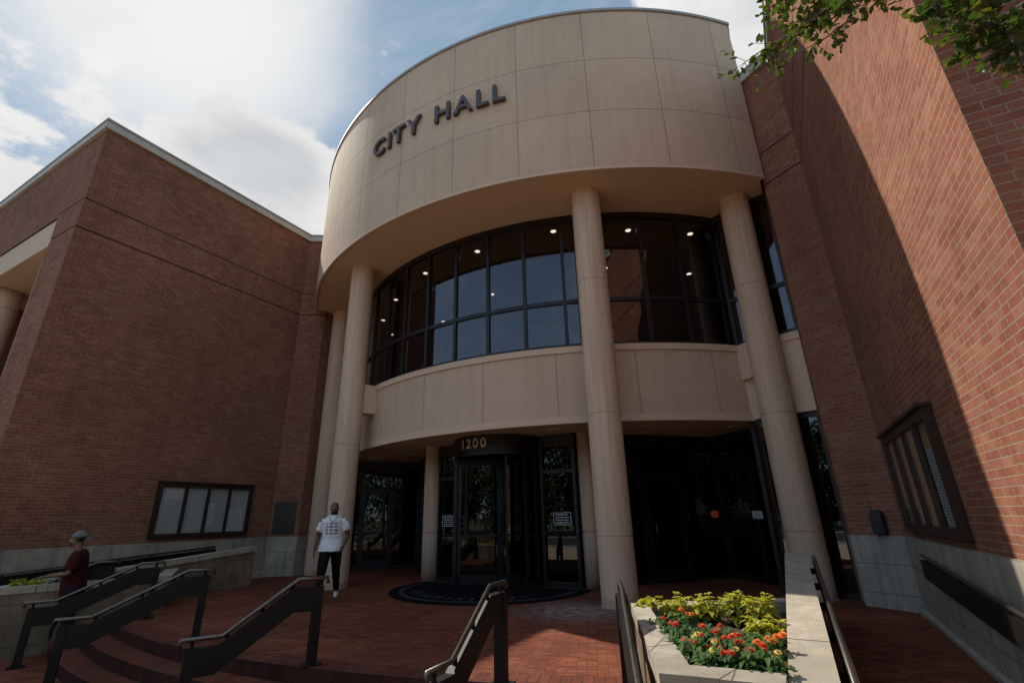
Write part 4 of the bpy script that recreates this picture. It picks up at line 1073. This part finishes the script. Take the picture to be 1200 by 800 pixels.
s2 = MB()
s2.tube([K(pel2, 0, 0, -.10), K(pel2, .005, 0, .02), K(pel2, .025, 0, .16), K(pel2, .035, 0, .30), K(ch2, 0, 0, .03), K(ch2, 0, 0, .11), K(ch2, .01, 0, .16)],
        [(.195, .165), (.19, .165), (.185, .16), (.185, .15), (.195, .142), (.175, .115), (.085, .08)], 22, up=-fw2)
for sh, el_ in ((sR, eR), (sL, eL)):
    s2.tube([sh.lerp(ch2, .35)+up*.01, sh, sh.lerp(el_, .5), sh.lerp(el_, .82)], [.075, .08, .082, .086], 14)
fuse(s2, 'shirt', ['shirt_red'], man2, .009, 4, .008)
t2 = MB()
t2.tube([K(pel2, 0, 0, .05), K(pel2, 0, 0, -.02), K(pel2, 0, 0, -.10)], [(.165, .135), (.178, .14), (.16, .125)], 18, up=-fw2)
for hp, kn, an in ((hR, kR, aR), (hL, kL, aL)):
    t2.tube([hp+up*.06, hp, hp.lerp(kn, .5), kn, kn.lerp(an, .35), an.lerp(kn, .06)], [.105, .115, .105, .088, .082, .075], 16)
fuse(t2, 'trousers', ['trouser_dark'], man2, .009, 4, .006)
for an in (aR, aL): q = shoe(an, fw2, LOW, 'shoe_white'); q.parent = man2
cp = MB(); M4 = Matrix((lf2, fw2, up)).transposed().to_4x4(); M4.translation = hc2+up*.038-fw2*.022
res = bmesh.ops.create_uvsphere(cp.bm, u_segments=20, v_segments=14, radius=1, matrix=M4 @ Matrix.Diagonal((.090, .110, .098, 1)))
bmesh.ops.delete(cp.bm, geom=[v for v in res['verts'] if (v.co-hc2).z < .026], context='VERTS')
for f in cp.bm.faces: f.smooth = True
b0 = hc2-fw2*.115+up*.026
pts = [[b0-fw2*(.0+.075*j/3)*(1-.25*(abs(i)/4)**2)+lf2*(i*.0185)-up*(.028*j/3+.006*(i/4)**2*j) for j in range(4)] for i in range(-4, 5)]
vv = [[cp.bm.verts.new(p) for p in row] for row in pts]
for a, b in zip(vv, vv[1:]):
    for j in range(3): cp.bm.faces.new((a[j], a[j+1], b[j+1], b[j])).smooth = True
cap = cp.build('cap', 'cap_grey', None); sd = cap.modifiers.new('t', 'SOLIDIFY'); sd.thickness = .005; cap.parent = man2
for mn, c in ((man, pel), (man2, pel2)):           # seat the empties on the ground under each figure
    v = Vector((c.x, c.y, 0 if mn is man else LOW)); mn.location = v
    for chd in list(mn.children):
        chd.matrix_parent_inverse = Matrix.Translation(-v)

# ------------------------------------------------------------------ trees
def oval_leaf(mb, c, d, nrm, L, w):
    d = d.normalized(); s = d.cross(nrm)
    if s.length < 1e-4: s = d.orthogonal()
    s.normalize(); n = s.cross(d)
    P = [c, c+d*L*.25+s*w*.42, c+d*L*.62+s*w*.5, c+d*L*.9+s*w*.25, c+d*L-n*.004, c+d*L*.9-s*w*.25, c+d*L*.62-s*w*.5, c+d*L*.25-s*w*.42]
    m0, m1 = c+d*L*.25-n*w*.12, c+d*L*.65-n*w*.13
    V = [mb.bm.verts.new(p) for p in P]; a, b = mb.bm.verts.new(m0), mb.bm.verts.new(m1)
    for q in ((V[0], V[1], a), (V[0], a, V[7]), (V[1], V[2], b, a), (V[7], a, b, V[6]), (V[2], V[3], b), (V[3], V[4], b), (V[4], V[5], b), (V[5], V[6], b)):
        f = mb.bm.faces.new(q); f.smooth = True
tr_root = empty('tree', (9.6, -18.2, LOW), 'green leafy tree whose lit branches hang over the brick wall at top right', 'tree')
wood, lv = MB(), MB(); r = random.Random(21)
def twig(a, b, r0, r1, dens, leafL, sag=.05, spread=.16, side=3):
    """a twig from a to b with side shoots and leaves"""
    a, b = Vector(a), Vector(b); L = (b-a).length; n = 8
    pts = []
    off = Vector((r.uniform(-1, 1), r.uniform(-1, 1), r.uniform(-.5, .5)))*L*.04
    for i in range(n+1):
        t = i/n; pts.append(a.lerp(b, t)+off*math.sin(t*math.pi)-up*sag*math.sin(t*math.pi)*L+Vector((r.uniform(-1, 1), r.uniform(-1, 1), r.uniform(-1, 1)))*.008)
    wood.tube(pts, [r0+(r1-r0)*i/n for i in range(n+1)], 7)
    nl = int(dens*L)
    for k in range(nl):
        t = r.random()**.7; i = min(int(t*n), n-1); c = pts[i].lerp(pts[i+1], t*n-i)
        ax = (pts[i+1]-pts[i]).normalized()
        rd_ = Vector((r.uniform(-1, 1), r.uniform(-1, 1), r.uniform(-1, .8)))
        rd_ = (rd_-ax*rd_.dot(ax)*.3+ax*.35).normalized()
        sl_ = r.uniform(.3, 1)*spread
        e = c+rd_*sl_
        wood.tube([c, c.lerp(e, .5)-up*.004, e], [.0022, .0018, .0012], 4)
        for q in range(side+r.randrange(3)):
            tt = .25+.75*(q+.5)/side; cc = c.lerp(e, min(tt, 1)); 
            dd = (rd_*.5+Vector((r.uniform(-1, 1), r.uniform(-1, 1), r.uniform(-.9, .5)))).normalized()
            oval_leaf(lv, cc, dd, Vector((r.uniform(-.6, .6), r.uniform(-.6, .6), 1)), leafL*r.uniform(.7, 1.2), leafL*.55*r.uniform(.8, 1.15))
Y = at_dist
crown = Vector((8.6, -17.2, 4.2))
wood.tube([(9.6, -18.2, LOW), (9.5, -18.15, .8), (9.25, -17.9, 2.0), (8.9, -17.5, 3.2), crown], [.17, .13, .11, .08, .055], 12)
k0 = Y(1180, -190, 2.9); wood.tube([(9.1, -17.7, 2.6), Vector((8.6, -16.9, 3.4)), k0], [.07, .05, .028], 9)
b1 = Y(1060, -38, 3.2); wood.tube([k0, k0.lerp(b1, .5)+up*.04, b1], [.028, .02, .013], 8)
twig(b1, Y(872, 76, 3.7), .011, .0022, 46, .042, -.03, .17, 4)
twig(Y(1030, -20, 3.3), Y(905, 8, 3.75), .008, .002, 80, .040, -.02, .18, 4)
twig(Y(1040, -10, 3.3), Y(935, 30, 3.8), .007, .002, 75, .040, -.02, .17, 4)
twig(Y(1000, 22, 3.4), Y(925, 70, 3.65), .005, .0015, 40, .040, .0, .13, 3)
twig(b1, Y(1000, 5, 3.2), .008, .002, 80, .042, 0, .17, 4)
b2 = Y(1200, -60, 2.7); wood.tube([k0, b2], [.03, .016], 8)
twig(b2, Y(1112, 20, 2.8), .009, .002, 120, .042, .02, .17, 5)
twig(Y(1230, -20, 2.6), Y(1125, 52, 2.75), .008, .002, 110, .042, .02, .15, 5)
twig(Y(1240, 0, 2.6), Y(1175, 58, 2.7), .008, .002, 120, .042, .02, .15, 5)
twig(Y(1240, 40, 2.6), Y(1160, 90, 2.75), .006, .0015, 7, .032, .02, .07, 2)
twig(Y(1170, -30, 2.7), Y(1098, 2, 2.9), .007, .002, 90, .042, .0, .15, 5)
for k in range(14):
    a = 2*math.pi*k/14; e = crown+Vector((math.cos(a)*r.uniform(.6, 1.6)+.9, math.sin(a)*r.uniform(.6, 1.4)-.9, r.uniform(.2, 1.6)))
    twig(crown, e, .02, .003, 34, .055, -.05, .25, 4)
wood.build('trunk', 'bark', tr_root); lv.build('crown', 'leaf', tr_root)

def far_tree_meshes(seed):
    r_ = random.Random(seed); w_, l_ = MB(), MB()
    w_.tube([(0, 0, 0), (.05, .02, 1.2), (0, .05, 2.6), (.1, 0, 4.4)], [.22, .17, .14, .06], 9)
    cl = [(Vector((r_.uniform(-1.7, 1.7), r_.uniform(-1.7, 1.7), r_.uniform(1.6, 7.0))), r_.uniform(.8, 1.4)) for _ in range(22)]
    for c, rr_ in cl:
        w_.tube([(0, 0, 2.2), Vector((c.x*.4, c.y*.4, 2.4+(c.z-2.4)*.5)), c], [.07, .045, .012], 5)
        for q in range(150):
            d = Vector((r_.gauss(0, 1), r_.gauss(0, 1), r_.gauss(0, 1))).normalized(); p = c+d*rr_*r_.random()**.4
            leaf(l_, p, Vector((r_.uniform(-1, 1), r_.uniform(-1, 1), r_.uniform(-1, .4))), up, .30, .26, .2, 2)
    return w_, l_
w_, l_ = far_tree_meshes(5)
lab = 'leafy tree across the street, seen only mirrored in the entrance glass'
ft = empty('street_tree', (0, 0, 0), lab, 'tree', 'trees across the street')
tw = w_.build('trunk', 'bark', ft); tc_ = l_.build('crown', 'leaf_far', ft)
spots = [(-14+9.5*k, -46-(k%2)*3, 1.45+.35*((k*7)%4)/3) for k in range(-3, 8)] + [(-10+8*k, -58-(k%3)*2, 1.75+.5*((k*5)%3)/2) for k in range(-5, 8)]
for i, (x, y, s) in enumerate(spots):
    if i == 0: o = ft
    else:
        o = ft.copy(); COL.objects.link(o)
        for chd in (tw, tc_):
            c = chd.copy(); COL.objects.link(c); c.parent = o
    o.location = (x, y, -.62); o.scale = (s, s, s*.95); o.rotation_euler.z = i*1.3

for i, (x, y, sc) in enumerate(((-11.5, -17.5, .6), (-16.5, -18.2, .68), (-21, -17.2, .62), (13.2, -18.6, .62), (19.0, -19.5, .70), (10.5, -23.0, .66), (25.5, -18.5, .7))):  # unseen trees added to shade the ground and darken the wing fronts
    o = ft.copy(); COL.objects.link(o); o.name = 'added_shade_tree'
    for chd in (tw, tc_):
        c = chd.copy(); COL.objects.link(c); c.parent = o
    o['label'] = 'unseen leafy tree added to shade the ground before the wings'; o['group'] = 'unseen trees added for their shade'
    o.location = (x, y, LOW); o.scale = (sc*1.15, sc*1.15, sc); o.rotation_euler.z = i*1.7+.4

# ------------------------------------------------------------------ light
SUN_D = Vector((math.sin(R(-78.5)), math.cos(R(-78.5)), math.tan(R(47)))).normalized()      # towards the sun
sd_ = bpy.data.lights.new('sun', 'SUN'); sd_.energy = 4.3; sd_.angle = R(.5); sd_.color = (1, .93, .82)
so = bpy.data.objects.new('sun', sd_); COL.objects.link(so); so.rotation_euler = (-SUN_D).to_track_quat('-Z', 'Y').to_euler(); so.location = (0, 0, 30)
wd = bpy.data.worlds.new('World'); scn.world = wd; wd.use_nodes = True
T = wd.node_tree; T.nodes.clear()
class WN(N):
    def __init__(s): s.t = T
w = WN()
out = T.nodes.new('ShaderNodeOutputWorld'); bg = T.nodes.new('ShaderNodeBackground'); bg.inputs[1].default_value = .10
sky = T.nodes.new('ShaderNodeTexSky'); sky.sky_type = 'NISHITA'; sky.sun_disc = False
sky.sun_elevation = math.asin(SUN_D.z); sky.sun_rotation = math.atan2(SUN_D.x, SUN_D.y)
sky.dust_density = .5; sky.air_density = 1.0; sky.ozone_density = 1.0
tc = T.nodes.new('ShaderNodeTexCoord'); dirv = tc.outputs['Generated']
# clouds on a flat layer: direction / height
sx = T.nodes.new('ShaderNodeSeparateXYZ'); w.l(dirv, sx.inputs[0])
zz = w.n('ShaderNodeMath', _operation='MAXIMUM'); zz.inputs[1].default_value = .03; w.l(sx.outputs[2], zz.inputs[0])
za = w.n('ShaderNodeMath', _operation='ADD'); za.inputs[1].default_value = .12; w.l(zz.outputs[0], za.inputs[0])
dvx = T.nodes.new('ShaderNodeVectorMath'); dvx.operation = 'DIVIDE'
cz = T.nodes.new('ShaderNodeCombineXYZ')
for i in range(3): w.l(za.outputs[0], cz.inputs[i])
w.l(dirv, dvx.inputs[0]); w.l(cz.outputs[0], dvx.inputs[1])
n1 = noise(w, mapping(w, dvx.outputs[0], loc=(3.1, 1.7, 0)), 1.5, 9, .58, .25)
n2 = noise(w, mapping(w, dvx.outputs[0], loc=(8.3, 4.1, 0)), 4.0, 8, .6, .1)
def blob(px, py, width, amt):
    d = pt_ray(px, py).normalized()
    dt = T.nodes.new('ShaderNodeVectorMath'); dt.operation = 'DOT_PRODUCT'; dt.inputs[1].default_value = d
    nrm = T.nodes.new('ShaderNodeVectorMath'); nrm.operation = 'NORMALIZE'; w.l(dirv, nrm.inputs[0]); w.l(nrm.outputs[0], dt.inputs[0])
    mr = T.nodes.new('ShaderNodeMapRange'); mr.interpolation_type = 'SMOOTHSTEP'; mr.inputs[1].default_value = math.cos(R(width)); mr.inputs[2].default_value = 1.0
    mr.inputs[3].default_value = 0; mr.inputs[4].default_value = amt; w.l(dt.outputs['Value'], mr.inputs[0]); return mr.outputs[0]
def blob_dir(d, width, amt):
    d = d.normalized()
    dt = T.nodes.new('ShaderNodeVectorMath'); dt.operation = 'DOT_PRODUCT'; dt.inputs[1].default_value = d
    nrm = T.nodes.new('ShaderNodeVectorMath'); nrm.operation = 'NORMALIZE'; w.l(dirv, nrm.inputs[0]); w.l(nrm.outputs[0], dt.inputs[0])
    mr = T.nodes.new('ShaderNodeMapRange'); mr.interpolation_type = 'SMOOTHSTEP'; mr.inputs[1].default_value = math.cos(R(width)); mr.inputs[2].default_value = 1.0
    mr.inputs[3].default_value = 0; mr.inputs[4].default_value = amt; w.l(dt.outputs['Value'], mr.inputs[0]); return mr.outputs[0]
def add(a, b):
    nd = w.n('ShaderNodeMath', _operation='ADD')
    for i, v in enumerate((a, b)):
        if isinstance(v, (int, float)): nd.inputs[i].default_value = v
        else: w.l(v, nd.inputs[i])
    return nd.outputs[0]
white = (6.0, 6.05, 6.1, 1)
streak = noise(w, mapping(w, dvx.outputs[0], (1.0, 2.2, 1), rot=(0, 0, R(35))), 2.1, 10, .62, .5)
veil = ramp(w, streak, [(.42, g3(.0)), (.56, g3(.26)), (.74, g3(.85))])
base = mixc(w, .66, sky.outputs[0], (2.2, 3.3, 4.2, 1))
base = mixc(w, veil, base, (5.3, 5.45, 5.6, 1))
base = mixc(w, blob(222, 0, 16.5, .95), base, (7.2, 7.2, 7.1, 1))
back = blob_dir(Vector((-.2, -.9, .42)), 60, 1.0)
base = mixc(w, mixc(w, .35, back, (0, 0, 0, 1)), base, sky.outputs[0])
n4 = noise(w, mapping(w, dvx.outputs[0], loc=(1.3, 6.1, 0)), 9.0, 8, .6, .15)
n3 = w.n('ShaderNodeMath', _operation='MULTIPLY_ADD'); n3.inputs[1].default_value = .40; w.l(n2, n3.inputs[0]); w.l(n1, n3.inputs[2])
n5 = w.n('ShaderNodeMath', _operation='MULTIPLY_ADD'); n5.inputs[1].default_value = .42; w.l(n4, n5.inputs[0]); w.l(n3.outputs[0], n5.inputs[2])
tot = n5.outputs[0]
for b in ((285, 235, 12, .36), (262, 170, 5.5, .16), (335, 200, 5, .12), (15, 190, 13, .22), (45, -5, 9, .16), (880, 10, 13, .26), (500, 60, 9, .13)):
    tot = add(tot, blob(*b))
tot = add(tot, blob_dir(Vector((-.2, -.9, .42)), 48, -.30))
mr = T.nodes.new('ShaderNodeMapRange'); mr.interpolation_type = 'SMOOTHSTEP'; mr.inputs[1].default_value = 1.06; mr.inputs[2].default_value = 1.15; w.l(tot, mr.inputs[0])
core = T.nodes.new('ShaderNodeMapRange'); core.inputs[1].default_value = 1.22; core.inputs[2].default_value = 1.46; w.l(tot, core.inputs[0])
ccol = mixc(w, core.outputs[0], (7.0, 7.0, 6.95, 1), (5.4, 5.55, 5.75, 1))
ccol = mixc(w, 1.0, ccol, ramp(w, n2, [(.3, g3(.86)), (.7, g3(1.04))]), 'MULTIPLY')
fin0 = mixc(w, mr.outputs[0], base, ccol)
gm = add(blob_dir(Vector((.1, -.7, .65)), 75, .75), 1.0)
ccol2 = T.nodes.new('ShaderNodeVectorMath'); ccol2.operation = 'SCALE'; w.l(fin0, ccol2.inputs[0]); w.l(gm, ccol2.inputs['Scale'])
fin = ccol2.outputs[0]
w.l(fin, bg.inputs[0]); w.l(bg.outputs[0], out.inputs[0])

# ------------------------------------------------------------------ render settings
scn.render.engine = 'CYCLES'
scn.cycles.max_bounces = 8; scn.cycles.transparent_max_bounces = 16
scn.view_settings.view_transform = 'Standard'; scn.view_settings.look = 'None'; scn.view_settings.gamma = 1
scn.view_settings.exposure = .32
scn.render.resolution_x = 1024; scn.render.resolution_y = 682
